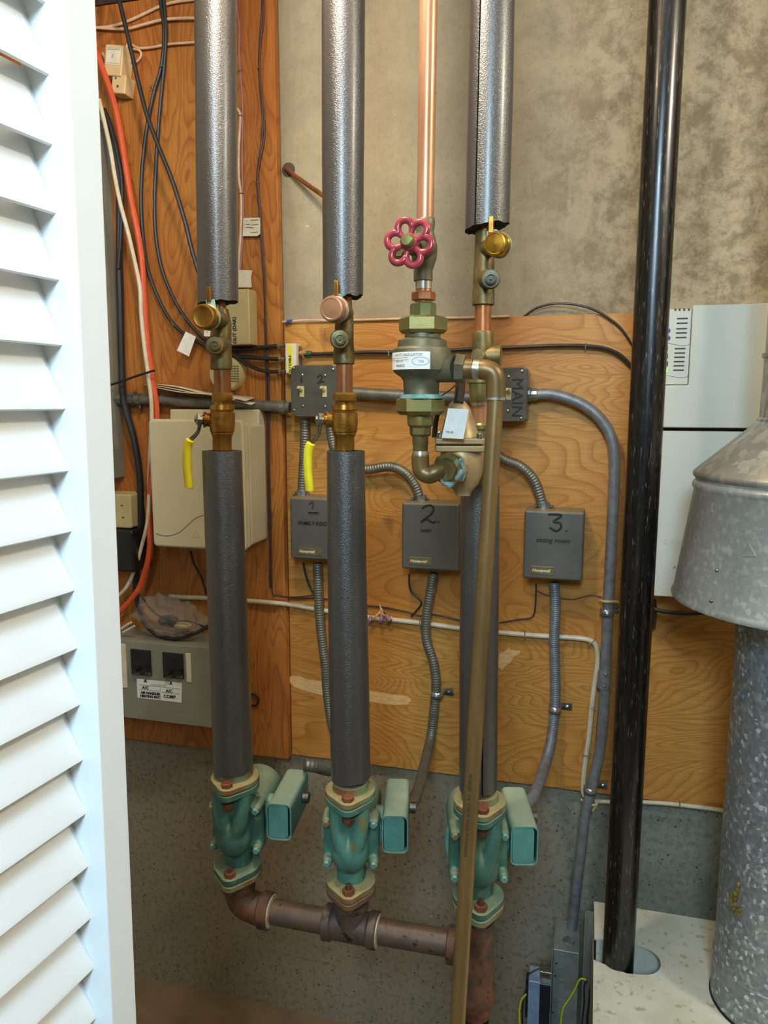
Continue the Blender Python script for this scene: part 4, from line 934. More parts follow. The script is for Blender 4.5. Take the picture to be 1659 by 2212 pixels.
for x, y, lb in ((652, 1066, 'the leftmost relay box beneath the yellow lever'), (909, 1077, 'the middle relay box'), (1175, 1092, 'the rightmost relay box')):
    k = thing('conduit_connector', 'galvanised clamp connector on top of '+lb, 'connector', P(x, y+6, dC))
    c = P(x, y, dC); MB().rings([(c+V((0, 0, -.010)), .0165), (c+V((0, 0, -.004)), .0165), (c+V((0, 0, -.003)), .0135), (c+V((0, 0, .008)), .0130)], 10).build('clamp', 'galv_clip', k, sharp=25)
    for s_ in (-1, 1): MB().lathe(c+V((s_*.017, -.004, -.001)), (s_*.3, -1, 0), [(-.005, .0040), (.004, .0040), (.006, .0025)], 10).build('clamp_screw', 'steel', k)
# ================================================================ white boxes on the left board
wbx = thing('utility_box', 'large cream plastic utility box with a wave line on its cover, behind the leftmost riser', 'box', P(430, 1190, DL))
def fbox(name, x0, y0, x1, y1, d0, d1, r, mat, parent, bev=.004, slope=0):
    a = P(x0, y0, d1); c = P(x1, y1, d1); cx, cz = (a.x+c.x)/2, (a.z+c.z)/2
    return MB().prism(rrect(c.x-a.x, a.z-c.z, r, 6, cx, cz), (0, -d0, 0), EX, EZ, (0, -1, 0), d1-d0).build(name, mat, parent, bevel=bev, seg=4)
fbox('mounting_plate', 366, 884, 560, 950, DL, DL+.035, .004, 'white_plastic', wbx)
fbox('base', 330, 915, 544, 1180, DL, DL+.095, .008, 'white_plastic', wbx, .006)
fbox('rim', 326, 910, 538, 1186, DL+.095, DL+.112, .010, 'white_plastic', wbx, .005)
fbox('cover', 318, 905, 532, 1192, DL+.112, DL+.130, .012, 'white_plastic', wbx, .007)
dW = DL+.1305
wl = catmull(PX([(337, 1152), (352, 1157), (372, 1156), (390, 1148), (406, 1134), (422, 1120), (444, 1112), (470, 1110)], dW), 8)
MB().tube(wl, .0006, 6).build('wave_line', 'vent_dark', wbx)
tr = PX([(424, 1146), (434, 1160), (416, 1160)], dW); MB().tube(tr, .0006, 6, closed=True).build('embossed_mark', 'paper', wbx)
bm_ = thing('doorbell_module', 'yellowish plastic module with handwriting, half hidden by the leftmost riser', 'module', P(520, 745, DL))
fbox('case', 478, 626, 540, 744, DL, DL+.045, .003, 'beige', bm_, .003)
text('INPUT', P(499, 742, DL+.0458), (0, 0, 1), (-1, 0, 0), .012, 'ink', bm_, 'handwriting', .1, bold=.0003)
text('OUT (DAK)', P(511, 743, DL+.0458), (0, 0, 1), (-1, 0, 0), .012, 'ink', bm_, 'handwriting', .1, bold=.0003)
bz = thing('buzzer', 'round cream buzzer with rows of slots, behind the leftmost copper pipe', 'buzzer', P(500, 808, DL))
c = P(497, 808, DL+.028); rb = 36/S(c)
MB().lathe(P(497, 808, DL), (0, -1, 0), [(0, rb*1.07), (.026, rb*1.03), (.030, rb*.97), (.0305, rb*.4)], 48).build('case', 'beige', bz)
for row in range(3):
    for k in range(7):
        q = V((c.x+.006+row*.0075, c.y-.0028, c.z+.018-k*.0058)); b = MB(); b.box(q, (.0052, .0008, .0022)); b.build('slot', 'vent_dark', bz)
def note(name, quad, d, label, lines=(), parent=None, mat='paper'):
    t_ = [P(x, y, d) for x, y in quad]; n = len(t_); b = MB(); b.add(t_+[p+V((0, .0006, 0)) for p in t_], [tuple(range(n)), tuple(range(2*n-1, n-1, -1))]+[(i, (i+1) % n, n+(i+1) % n, n+i) for i in range(n)])
    o = b.build(name, mat, None, smooth=False); tag(o, label, 'note')
    if lines: mark(lines, d+.0005, .0012, 'ink_soft', o, 'handwriting')
    return o
note('paper_note', [(526, 471), (563, 470), (562, 505), (556, 510), (524, 510)], DL+.010, 'paper note with faint writing pinned right of the leftmost foam sleeve', [[(531, 477), (533, 478)], [(541, 476), (558, 475)], [(530, 484), (540, 485)], [(543, 486), (558, 484)], [(531, 491), (548, 492)], [(541, 502), (557, 501)]])
note('paper_note', [(514, 583), (545, 584), (542, 600), (544, 621), (514, 621)], DL+.008, 'small blank paper note just above the yellowish module')
note('cable_flag', [(401, 716), (423, 727), (408, 770), (392, 762), (382, 757)], DL+.035, 'white paper flag folded round the black cables left of the amber cap', mat='tag_white')
note('cable_flag', [(441, 712), (455, 714), (453, 727), (440, 726)], DL+.035, 'tiny white tag showing beneath the leftmost amber cap', [[(445, 717), (450, 718)]], mat='tag_white')
# sheets of paper resting on the conduit
sh = MB()
for k, (a, b_) in enumerate((((318, 829), (560, 868)), ((322, 834), (552, 861)), ((330, 836), (528, 858)))):
    A = P(a[0], a[1], DL+.004); B = P(b_[0], b_[1], DL+.006); dep = .045+.01*k; vs = []
    for i in range(13):
        t0 = i/12; p = A.lerp(B, t0)+V((0, 0, .006*math.sin(math.pi*t0)*(1-k*.3)+.003*math.sin(7*t0+k)))
        vs += [p+V((0, .0, 0)), p+V((0, -dep*(.4+.6*t0), -.006*t0-.010*max(0, t0-.75)))]
    sh.add(vs, [(2*i, 2*i+1, 2*i+3, 2*i+2) for i in range(12)])
    o = sh.build('paper_sheet', 'paper'); tag(o, ('longest curled paper sheet lying on top of the grey conduit', 'middle cream paper sheet tucked under the longest one on the conduit', 'shortest folded paper sheet, lowest on the grey conduit')[k], 'paper', 'papers resting on the conduit')
    sd = o.modifiers.new('s', 'SOLIDIFY'); sd.thickness = .0008; sh = MB()
# phone jacks
jr = Matrix.Rotation(math.radians(-12), 3, 'Y')
def jack(cx, cy, w_, h_, dep, label):
    c = P(cx, cy, DL+dep/2); s_ = S(c); t_ = thing('phone_jack', label, 'socket', P(cx, cy+h_/2, DL))
    MB().box(c, (w_/s_, dep, h_/s_), Matrix.Rotation(math.radians(9), 3, 'Y')).build('case', 'pink_cream', t_, bevel=.003, seg=3); return t_, c, s_
MT['pink_cream'] = simple('pink_cream', 'd2b888', 'c8a878', 12, .45)
j, c, s_ = jack(256, 138, 44, 62, .042, 'upper cream phone jack with printed paper, beside the white door')
R9 = Matrix.Rotation(math.radians(9), 3, 'Y')
ff = c+V((0, -.0215, 0))
MB().box(ff+R9 @ V((0, 0, .008)), (.036, .001, .036), R9).build('paper_insert', 'paper', j)
for dz in (.025, .022, -.007): MB().box(ff+R9 @ V((0, -.0006, dz)), (.032, .0006, .0008), R9).build('printed_rule', 'ink_soft', j)
text('§', ff+V((-.003, -.0015, .006)), EX, EZ, .012, 'ink_soft', j, 'printed_symbol') if 0 else MB().tube([ff+V((.002*math.sin(a*2), -.001, .008+.004*math.cos(a))) for a in [i*.5 for i in range(7)]], .0005, 6).build('printed_symbol', 'ink_soft', j)
j, c, s_ = jack(266, 188, 34, 38, .038, 'lower cream phone jack with a round hole, under the upper one')
for dx, dz, r_ in ((-.002, -.005, .0032), (-.006, .013, .0026)): MB().lathe(c+V((dx, -.0192, dz)), (0, -1, 0), [(0, r_), (.0006, r_*.9)], 14).build('hole', 'vent_dark', j)
# grey enclosure edge, outlet, adapter, panel at far left
ge = P(272, 1030, DL)
gb_ = thing('grey_enclosure', 'tall grey steel enclosure showing as a strip beside the door', 'enclosure', (ge.x-.15, -DL, ge.z))
b = MB(); b.bb((ge.x-.30, -DL-.05, ge.z), (ge.x, -DL, P(240, 268, DL).z)); b.build('case', 'grey_panel', gb_, bevel=.003)
ob_ = thing('power_outlet', 'cream power outlet box low beside the door edge, above the black adapter', 'outlet', P(262, 1140, DL))
fbox('case', 205, 1066, 285, 1142, DL, DL+.07, .006, 'beige', ob_, .004)
for x, y in ((266, 1118), (263, 1092)): MB().box(P(x, y, DL+.0704), (.006, .001, .003)).build('slot', 'vent_dark', ob_)
ad = thing('power_adapter', 'black plug-in power adapter hanging beside the door edge', 'adapter', P(270, 1240, DL))
fbox('case', 205, 1142, 290, 1238, DL, DL+.085, .008, 'black_plastic', ad, .008)
cable('adapter_cord', [(298, 1060), (306, 1085), (309, 1120), (306, 1160), (300, 1190)], DL+.02, 9, 'black_cable', 'curly black cord behind the cream power outlet', 'cord')
ep_ = thing('breaker_panel', 'grey breaker panel with two black double breakers and a handwritten label', 'electrical panel', P(400, 1573, DL))
dE = DL+.105
a = P(268, 1385, dE); c = P(500, 1578, dE)
b = MB(); b.bb((a.x-.14, -dE, c.z), (c.x, -DL, P(268, 1383, dE).z)); b.build('case', 'grey_panel', ep_, bevel=.002)
for x0, y0, x1, y1 in ((281, 1402, 327, 1461), (350, 1409, 397, 1468)):
    fbox('breaker', x0, y0, x1, y1, dE-.002, dE+.003, .001, 'black_plastic', ep_, .001)
    for k in (0, 1):
        bx_ = x0+6+24*k; h_ = MB(); h_.box(P(bx_+7, y1-14, dE+.010), (.012, .014, .009)); h_.build('breaker_switch', 'black_plastic', ep_, bevel=.001)
        MB().box(P(bx_+8, y1-7, dE+.0038), (.016, .001, .010)).build('breaker_rating', 'ink_soft', ep_)
fbox('number_strip', 401, 1411, 413, 1474, dE, dE+.002, .0005, 'paper', ep_, .0003)
fbox('number_strip', 240, 1389, 275, 1486, dE, dE+.002, .0005, 'paper', ep_, .0003)
lb = [P(x, y, dE+.001) for x, y in ((295, 1466), (393, 1475), (392, 1518), (297, 1507))]
m = MB(); m.add(lb, [(0, 1, 2, 3)]); pl = m.build('circuit_label', 'label_white', ep_, smooth=False)
ex_ = (lb[1]-lb[0]).normalized(); eu = (lb[0]-lb[3]); eu = (eu-ex_*eu.dot(ex_)).normalized()
def ltx(s, x, y, sz, mt='ink', b_=.0004): text(s, P(x, y, dE+.0016), ex_, eu, sz, mt, pl, 'handwriting', .1, depth=0, bold=b_)
ltx('A/C', 307, 1488, .011); ltx('AIR HANDLER', 304, 1498, .0085, b_=.0006); ltx('HEATING BAT.', 303, 1505, .0085, b_=.0006)
ltx('A/C', 358, 1495, .011); ltx('COMP.', 353, 1507, .012); ltx('CIRCUIT DIRECTORY', 325, 1480, .0045, 'ink_soft', 0)
for x in (311, 366): ltx('^', x, 1477 if x < 340 else 1482, .016, b_=.0008)
mark([[(300, 1479), (345, 1483)], [(300, 1489), (345, 1493)], [(350, 1484), (388, 1488)], [(350, 1495), (388, 1499)], [(347, 1483), (346, 1511)]], dE+.0014, .0006, 'ink_soft', pl, 'printed_rules')
# plastic bag with cord on top of the panel
bag = thing('plastic_bag', 'crumpled clear plastic bag with coiled parts lying on top of the breaker panel', 'bag', P(370, 1383, DL+.06))
bc = P(368, 1332, DL+.060); me_ = MB(); N1, N2 = 40, 26; vs = []
for i in range(N2+1):
    th = math.pi*i/N2
    for k in range(N1):
        ph = 2*math.pi*k/N1; v = V((math.sin(th)*math.cos(ph), math.sin(th)*math.sin(ph), math.cos(th)))
        n_ = noise.noise(v*2.3)*.35+noise.noise(v*5+V((3, 1, 2)))*.22+abs(noise.noise(v*9))*.16
        r_ = 1+n_; vs.append(bc+V((v.x*.088*r_, v.y*.048*r_, v.z*.043*r_-v.x*.020)))
me_.add(vs, [(i*N1+k, i*N1+(k+1) % N1, (i+1)*N1+(k+1) % N1, (i+1)*N1+k) for i in range(N2) for k in range(N1)])
me_.build('bag', 'clear_bag', bag, sharp=180)
m = MB(); m.ball(bc+V((-.005, 0, -.012)), .022, 14, 10, (1.3, .8, .7)); m.build('dark_part', 'navy', bag)
m = MB(); m.ball(bc+V((.032, 0, -.020)), .016, 14, 10, (1.6, .8, .6)); m.build('pale_part', 'beige', bag)
for o_, c_ in enumerate(((0, 0), (.006, .004))):
    lp = [bc+V((-.060+.05*math.cos(t_*.9+2.6)*1.6+c_[0], -.030-.004*o_, -.005+.050*math.sin(t_*.9+2.6)+c_[1])) for t_ in [i*.25 for i in range(12)]]
cable('looped_cable', [(296, 1285, .10), (298, 1310, .10), (312, 1345, .105), (340, 1372, .11), (380, 1380, .12), (420, 1368, .12), (452, 1352, .12)], None, 9, 'black_cable', 'black cord looping under the plastic bag on the breaker panel', 'cord')
cable('looped_cable', [(303, 1283, .11), (330, 1320, .11), (365, 1340, .115), (410, 1342, .115), (450, 1358, .115)], None, 4, 'black_cable', 'thin black cord crossing in front of the plastic bag', 'cord')
for i, (x, y) in enumerate(((268, 1352), (278, 1350), (286, 1356))):
    MB().tube([P(x, y, DL+.09), P(x+12, y-9, DL+.09)], .0025, 8)
wn = MB(); wn.tube([P(262, 1358, DL+.09), P(284, 1344, DL+.09)], .003, 8); tag(wn.build('cable_end', 'white_cable'), 'upper stripped white cable end on the breaker panel corner', 'cable')
wn = MB(); wn.tube([P(266, 1366, DL+.09), P(291, 1352, DL+.09)], .003, 8); tag(wn.build('cable_end', 'white_cable'), 'lower stripped white cable end on the breaker panel corner', 'cable')
# ================================================================ cables on the left board
L = DL
def cb(name, lst, d, w_, mat, label, cat='cable', st=None):
    o = cable(name, lst, d, w_, mat, None)
    if st:
        me = o; r = RP(lst[0][0], lst[0][1], d if len(lst[0]) < 3 else lst[0][2], w_)
        for x, y, ang in st:
            dd_ = (lst[0][2] if len(lst[0]) > 2 else d)
            c_ = P(x, y, dd_); ux = V((math.cos(ang), 0, math.sin(ang))); k = r+.0012
            MB().tube([c_-ux*k+V((0, r, 0)), c_-ux*k+V((0, -r-.0006, 0)), c_+ux*k+V((0, -r-.0006, 0)), c_+ux*k+V((0, r, 0))], .0011, 6).build('staple', 'galv_clip', o)
    return tag(o, label, cat)
cb('black_cable', [(250, -30), (260, 10), (272, 60), (287, 125), (302, 190), (318, 250), (340, 310), (372, 390), (400, 480), (412, 530), (425, 575), (440, 620)], L+.10, 10, 'black_cable', 'thick black cable running diagonally from the top left to behind the leftmost sleeve')
cb('coaxial_cable', [(344, -30), (348, 10), (354, 60), (353, 110), (346, 155), (334, 195), (324, 240), (314, 300), (307, 370), (305, 440), (309, 510), (318, 575), (336, 630), (364, 685), (398, 722), (440, 745), (470, 765)], L+.012, 8, 'black_cable', 'left one of the paired black coaxial cables sweeping down to the amber cap', st=[(330, 188, .3), (375, 700, -.9)])
cb('coaxial_cable', [(350, -30), (356, 20), (359, 70), (356, 130), (349, 200), (342, 280), (337, 360), (334, 440), (337, 510), (347, 570), (364, 620), (388, 668), (415, 705), (445, 735), (472, 750)], L+.014, 8, 'black_cable', 'right one of the paired black coaxial cables sweeping down to the amber cap', st=[(350, 145, .2), (397, 685, -.9)])
cb('coaxial_cable', [(470, 750), (500, 754), (540, 753), (598, 748)], L+.014, 10, 'black_cable', 'uppermost short black cable into the yellow-labelled splitter')
cb('coaxial_cable', [(470, 752), (505, 768), (550, 773), (600, 776)], L+.016, 9, 'black_cable', 'middle short black cable into the yellow-labelled splitter')
cb('coaxial_cable', [(488, 748), (510, 770), (545, 793), (575, 802), (600, 803)], L+.018, 8, 'black_cable', 'lowest short black cable into the yellow-labelled splitter')
cb('data_cable', [(207, 110), (222, 150), (238, 195), (252, 245), (264, 310), (275, 380), (285, 440), (297, 500), (306, 560), (310, 620), (315, 700), (322, 770), (331, 830), (338, 880), (338, 930)], L+.050, 13, 'orange_cable', 'thick orange cable bundle running down the left board beside the door')
cb('data_cable', [(338, 925, L+.05), (330, 1000, L+.03), (322, 1100, L+.05), (324, 1180, L+.06), (315, 1230, L+.06), (298, 1275, L+.06), (268, 1312, L+.06), (240, 1335, L+.06)], None, 13, 'orange_cable', 'orange cable curving out from under the utility box to the door edge')
cb('white_wire', [(214, 215), (226, 265), (238, 320), (248, 380), (260, 440), (276, 500), (290, 560), (302, 620), (305, 680), (312, 750), (320, 810), (327, 870), (328, 940)], L+.060, 9, 'white_cable', 'white cable running down just left of the orange bundle')
cb('white_wire', [(326, 935, L+.05), (322, 1020, L+.03), (322, 1080, L+.05), (318, 1130, L+.06), (306, 1180, L+.06), (293, 1225, L+.06), (272, 1270, L+.06), (240, 1300, L+.06)], None, 8, 'white_cable', 'grey-white cable curving beside the black adapter')
cb('power_cable', [(222, 240), (236, 285), (250, 340), (258, 400), (259, 480), (258, 560), (260, 640), (262, 720), (264, 800), (267, 860), (278, 905), (290, 950), (300, 1010), (304, 1070), (302, 1130), (298, 1190), (294, 1250), (294, 1290)], L+.035, 15, 'black_cable', 'thick black cable bundle hanging close to the door edge')
cb('power_cable', [(225, 235), (238, 270), (254, 330), (264, 400), (262, 500), (256, 580)], L+.045, 9, 'black_cable', 'thinner black cable twisted over the thick bundle at the door edge')
cb('thin_wire', [(412, 1190), (418, 1215), (436, 1250), (446, 1285)], L+.012, 5, 'black_cable', 'thin dark cord leaving the bottom of the utility box', 'cord')
cb('pink_wire', [(190, 60), (225, 59), (255, 53), (285, 42), (315, 28), (345, 14), (380, 4), (430, -2)], L+.008, 6, 'pink_cable', 'upper pinkish wire slanting across the top left corner')
cb('pink_wire', [(190, 58), (240, 62), (275, 62), (310, 53), (345, 44), (380, 40), (430, 39)], L+.012, 6, 'pink_cable', 'second pinkish wire below the upper one at top left')
cb('pink_wire', [(270, 128), (292, 134), (304, 122), (302, 110), (288, 106), (276, 108), (274, 99), (282, 95), (292, 101), (305, 104), (330, 102), (370, 95), (430, 91)], L+.010, 5, 'pink_cable', 'pinkish wire ending in a loop beside the upper phone jack')
cb('pink_wire', [(222, 115), (230, 130), (236, 140)], L+.010, 5, 'pink_cable', 'short pinkish wire entering the upper phone jack from the left')
cb('thin_wire', [(268, 118, L+.02), (276, 124, L+.012), (286, 126, L+.008)], None, 4, 'brown_cable', 'short dark wire end beside the upper phone jack', 'wire')
cb('lilac_wire', [(508, -20), (513, 30), (518, 60), (517, 110), (520, 165), (524, 220), (524, 280), (523, 340), (524, 400), (526, 450), (524, 520), (520, 570), (516, 620)], L+.006, 3.5, 'lilac_cable', 'thin lilac wire running down beside the leftmost foam sleeve', 'wire', st=[(518, 153, 0)])
cb('white_wire', [(506, 234), (513, 236), (518, 245), (519, 262), (516, 320), (516, 380), (521, 430), (520, 500), (516, 560), (512, 610)], L+.008, 6, 'pink_cable', 'thin white wire bending down right of the leftmost foam sleeve', 'wire', st=[(520, 250, 0), (521, 418, 0)])
cb('brown_wire', [(567, -20), (566, 30), (562, 80), (560, 145), (563, 200), (568, 260), (565, 310), (558, 360), (556, 395), (559, 440), (563, 500), (568, 570), (572, 640), (573, 690), (575, 780), (577, 870), (578, 960), (580, 1080), (583, 1180), (584, 1270)], L+.006, 5.5, 'brown_cable', 'dark brown wire pair stapled down the right edge of the left board', 'wire', st=[(560, 147, 0), (556, 394, 0), (572, 688, 0)])
cb('brown_wire', [(568, -20), (569, 40), (563, 90), (561, 145), (566, 210), (571, 250), (570, 300), (559, 360), (557, 395), (562, 450), (567, 520), (572, 600), (574, 690), (579, 790), (581, 880), (581, 980), (584, 1100), (585, 1200), (588, 1278), (600, 1287), (640, 1290), (690, 1284)], L+.010, 4, 'brown_cable', 'second brown wire twisted along the first, turning right at the bottom', 'wire')
tie = cb('cable_tie', [(225, 835), (256, 826), (290, 814), (318, 805), (334, 800)], L+.075, 5, 'black_plastic', 'black cable tie strapping the orange and white cables', 'cable tie')
# yellow labelled splitter
sp_ = thing('cable_splitter', 'coaxial splitter with a yellow label beside the two-gang switch box', 'splitter', P(628, 808, DL))
fbox('case', 616, 742, 640, 806, DL-.015, DL+.018, .002, 'paper', sp_, .0015)
fbox('flange', 632, 746, 646, 800, DL-.018, DL+.004, .002, 'steel', sp_, .001)
fbox('yellow_label', 622, 745, 631, 808, DL+.018, DL+.0188, .0005, 'yellow_label', sp_, .0002)
text('TV / CABLE', P(629.5, 807, DL+.0192), (0, 0, 1), (-1, 0, 0), .0085, 'ink', sp_, 'label_text', bold=.0002)
for y in (748, 776, 803):
    MB().lathe(P(597, y, DL+.012), (1, 0, 0), [(0, .0040), (.006, .0040), (.007, .0062), (.013, .0062), (.014, .0046), (.022, .0046)], 6).build('plug', 'steel', sp_, sharp=20)
MB().lathe(P(644, 763, DL), (1, 0, 0), [(0, .0045), (.006, .0045), (.007, .0060), (.013, .0060), (.014, .0045), (.020, .0045)], 6).build('plug', 'copper_bright', sp_, sharp=20)
# ================================================================ cables on the main board
m_ = DM
cb('coaxial_cable', [(660, 764), (690, 765), (740, 763), (800, 761), (860, 761), (940, 758), (1010, 755), (1080, 752), (1150, 749), (1210, 747), (1265, 748), (1305, 753), (1335, 765), (1358, 785), (1374, 802)], m_+.012, 9, 'black_cable', 'black coaxial cable stretched across the main board to the white box', st=[(841, 762, 1.57), (1078, 752, 1.57), (1265, 748, 1.57)])
gp = MB(); gp.lathe(P(657, 764, m_+.012), (1, 0, 0), [(0, .0062), (.003, .0068), (.006, .0058), (.009, .0068), (.014, .0068), (.018, .0060)], 16); tag(gp.build('cable_plug', 'green_plastic'), 'green plug at the left end of the long black coaxial cable', 'connector')
cb('black_cable', [(1120, 694, .01), (1137, 680, .012), (1160, 665, .015), (1195, 656, .02), (1235, 657, .025), (1275, 666, .03), (1310, 684, .03), (1340, 708, .03), (1365, 745, .03), (1378, 770, .03)], None, 5, 'black_cable', 'thin black cable arching over the top edge of the main board')
wc_ = cb('white_cable', [(365, 1288, L+.01), (400, 1290, L+.01), (452, 1292, L+.01), (540, 1298, L+.01), (600, 1303, L+.012), (640, 1308, m_+.012), (700, 1319, m_+.012), (760, 1328, m_+.012), (800, 1334, m_+.010), (850, 1339, m_+.010), (920, 1347, m_+.010), (985, 1356, m_+.010), (1040, 1362, m_+.010), (1100, 1368, m_+.010), (1160, 1373, m_+.010), (1215, 1376, m_+.010), (1262, 1380, m_+.010), (1282, 1388, m_+.010), (1290, 1405, m_+.010), (1290, 1440, m_+.010), (1284, 1480, m_+.010), (1278, 1530, m_+.010), (1272, 1590, m_+.010), (1265, 1640, m_+.010), (1260, 1690, m_+.010), (1261, 1715, m_+.010), (1272, 1732, m_+.012)], None, 11, 'white_cable', 'long white cable sloping across the main board and down beside the bent conduit', st=[(681, 1315, 1.57), (908, 1346, 1.57), (1134, 1371, 1.57), (1279, 1386, .8), (1279, 1527, 0), (1267, 1630, 0)])
cb('white_cable', [(1285, 1731), (1320, 1732), (1370, 1732), (1430, 1735), (1480, 1740), (1530, 1746), (1570, 1752)], m_+.010, 9, 'white_cable', 'white cable along the bottom edge of the main board at right', st=[(1468, 1738, 1.57)])
tn = cb('cable_tie', [(1255, 1727, .05), (1268, 1735, .06), (1284, 1739, .06), (1291, 1734, .05), (1286, 1742, .05), (1280, 1752, .05)], None, 5, 'beige', 'pale cable tie knotting the white cable to the bent conduit near the board bottom', 'cable tie')
cb('cable_tie', [(1296, 1297, .045), (1304, 1299, .062), (1318, 1300, .062), (1332, 1300, .045), (1336, 1302, .04)], None, 6, 'beige', 'pale cable tie round the bent conduit just above the upper strap', 'cable tie')
cb('bell_wire', [(540, 700), (560, 698), (590, 696), (620, 695), (660, 692), (740, 692), (850, 689), (940, 687), (1010, 686), (1100, 683)], .026, 5, 'pink_cable', 'thin pale wire lying along the top edge of the main board', 'wire')
bk = MB(); bk.tube([P(618, 698, .028), P(624, 693, .032), P(631, 691, .028)], .003, 8); bk.tube([P(620, 691, .03), P(628, 697, .03)], .002, 6)
tag(bk.build('wire_knot', 'blue_plastic'), 'small blue tie knotted round the pale wire on the board top edge', 'tie')
cb('thin_wire', [(790, 1308), (830, 1312), (880, 1322), (905, 1330), (940, 1328), (985, 1338), (1030, 1346), (1075, 1345), (1120, 1338), (1150, 1332), (1157, 1300), (1158, 1262)], m_+.004, 3.5, 'brown_cable', 'dark thin wire running from the splice under relay box 3', 'wire')
cb('thin_wire', [(590, 1283), (640, 1292), (680, 1292), (720, 1296), (790, 1310)], m_+.004, 3.5, 'brown_cable', 'dark thin wire under relay box 1 heading to the splice', 'wire')
cb('thin_wire', [(884, 1240), (884, 1262), (890, 1280), (906, 1295), (910, 1305), (897, 1322), (888, 1332)], m_+.006, 4, 'black_cable', 'thin dark looping wire below the middle relay box', 'wire')
cb('thin_wire', [(655, 1216), (660, 1240), (668, 1265), (678, 1284)], m_+.006, 5, 'black_cable', 'short thin dark wire below the leftmost relay box, beside the middle sleeve', 'wire')
cb('thin_wire', [(1158, 1275), (1180, 1285), (1210, 1292), (1240, 1294), (1275, 1286), (1300, 1290)], m_+.004, 2.5, 'brown_cable', 'hair-thin wire crossing behind the conduit of relay box 3', 'wire')
cb('thin_wire', [(1305, 1330), (1300, 1420), (1294, 1520), (1287, 1600), (1280, 1660), (1268, 1700), (1258, 1760), (1247, 1830), (1240, 1900)], m_+.004, 2.5, 'brown_cable', 'hair-thin brown wire following the lower part of the bent conduit', 'wire')
spl = thing('wire_splice', 'tangle of crimped wires with blue ends on the white cable, right of the middle sleeve', 'splice', P(825, 1345, DM))
for k, (pp, mt) in enumerate((([(820, 1306), (822, 1318), (812, 1330), (803, 1340)], 'pink_cable'), ([(822, 1312), (826, 1322), (822, 1334), (818, 1340)], 'white_cable'), ([(828, 1322), (838, 1330), (845, 1342), (836, 1348)], 'brown_cable'), ([(810, 1333), (822, 1324), (834, 1332), (848, 1334)], 'pink_cable'))):
    MB().tube(catmull(PX(pp, m_+.018), 5), .0017, 8).build('wire', mt, spl)
for x, y in ((800, 1336), (824, 1336)): MB().cyl(P(x+2, y-5, m_+.02), P(x-2, y+5, m_+.024), .0042, n=12).build('crimp', 'lilac_cable', spl)
for x, y in ((798, 1341), (822, 1341)): MB().cyl(P(x, y-1, m_+.022), P(x-1, y+4, m_+.024), .0036, n=12).build('blue_end', 'blue_plastic', spl)
MB().cyl(P(832, 1328, m_+.02), P(842, 1340, m_+.02), .0052, n=12).build('crimp', 'lilac_cable', spl)
# hook-like clip left of middle sleeve near board bottom and rod in the concrete
rg = MB(); c = P(548, 1512, DL+.006); rg.tube([c+V((.013*math.cos(t_), 0, .016*math.sin(t_))) for t_ in [math.radians(a_) for a_ in range(-120, 150, 15)]], .0026, 8)
tag(rg.build('cable_clip', 'black_cable'), 'dark hook-shaped clip right of the leftmost lower sleeve', 'clip')
rod = thing('steel_rod', 'rusty rod sticking out of the concrete behind the middle foam sleeve', 'rod', P(620, 366, 0))
MB().tube([P(617, 364, .002), P(640, 382, .02), P(700, 424, .06), P(725, 442, .075)], .0052, 12).build('shaft', 'copper', rod)
MB().lathe(P(623, 367, 0), (0, -1, 0), [(0, .0165), (.0012, .0160), (.0014, .010)], 20).build('washer', 'vent_dark', rod)
# ================================================================ white equipment boxes at right
wt = thing('backup_cabinet', 'upper white wall cabinet with slotted vents and a green light', 'equipment box', P(1520, 930, DM))
xL = 1388
a = P(1497, 659, .102); c = P(1700, 926, .102); x_l = P(xL, 700, .102).x; x_r = P(1760, 700, .102).x
zs = P(1497, 832, .102).z; b = MB().prism([(x_l, c.z), (x_r, c.z), (x_r, a.z), (a.x, a.z), (a.x, zs), (x_l, zs)], (0, -DM, 0), EX, EZ, (0, -1, 0), .102-DM); b.build('case', 'white_box', wt, bevel=.003)
b = MB(); b.bb((x_l, -.098, P(1480, 831, .098).z), (a.x-.0008, -DM, P(1480, 667, .098).z)); vp = b.build('vent_panel', 'white_box', wt, bevel=.002)
for y in (688, 698, 710, 719, 729): MB().box(P(1474-(y-688)*.07, y, .0982), (.020, .0012, .0026)).build('vent_slot', 'vent_dark', vp)
for y in (753, 762.5, 771.5, 781, 790, 799.5): MB().box(P(1469-(y-753)*.07, y, .0982), (.020, .0012, .0026)).build('vent_slot', 'vent_dark', vp)
for x in (1459, 1468, 1478, 1488): MB().box(P(x, 669, .0982), (.0035, .0012, .004)).build('vent_notch', 'vent_dark', vp)
for y in (714, 730): MB().lathe(P(1443, y, .098), (0, -1, 0), [(0, .0045), (.002, .0042), (.003, .002)], 16).build('blue_button', 'blue_plastic', vp)
for y in (753, 769, 786): MB().box(P(1440, y, .0982), (.005, .0012, .009)).build('port', 'vent_dark', vp)
MB().box(P(1438, 800, .0984), (.006, .0016, .007)).build('status_light', 'led', vp)
mark([[(1497, 667), (1493, 741), (1440, 741)], [(1493, 741), (1487, 811), (1440, 811)], [(1487, 811), (1486, 831), (1438, 831)]], .0982, .0006, 'ink_soft', vp, 'panel_line')
lw_ = thing('battery_cabinet', 'lower white wall cabinet behind the draft hood', 'equipment box', P(1520, 1292, DM))
b = MB(); b.bb((P(1380, 1000, .095).x, -.095, P(1480, 1292, .095).z), (x_r, -DM, P(1480, 931, .095).z)); b.build('case', 'white_box', lw_, bevel=.003)
text('CYBER', P(1433, 1174, .0957), EX, EZ, .013, 'paper', lw_, 'faint_lettering')
text('^', P(1453, 1232, .0957), EX, EZ, .014, 'ink_soft', lw_, 'small_mark')
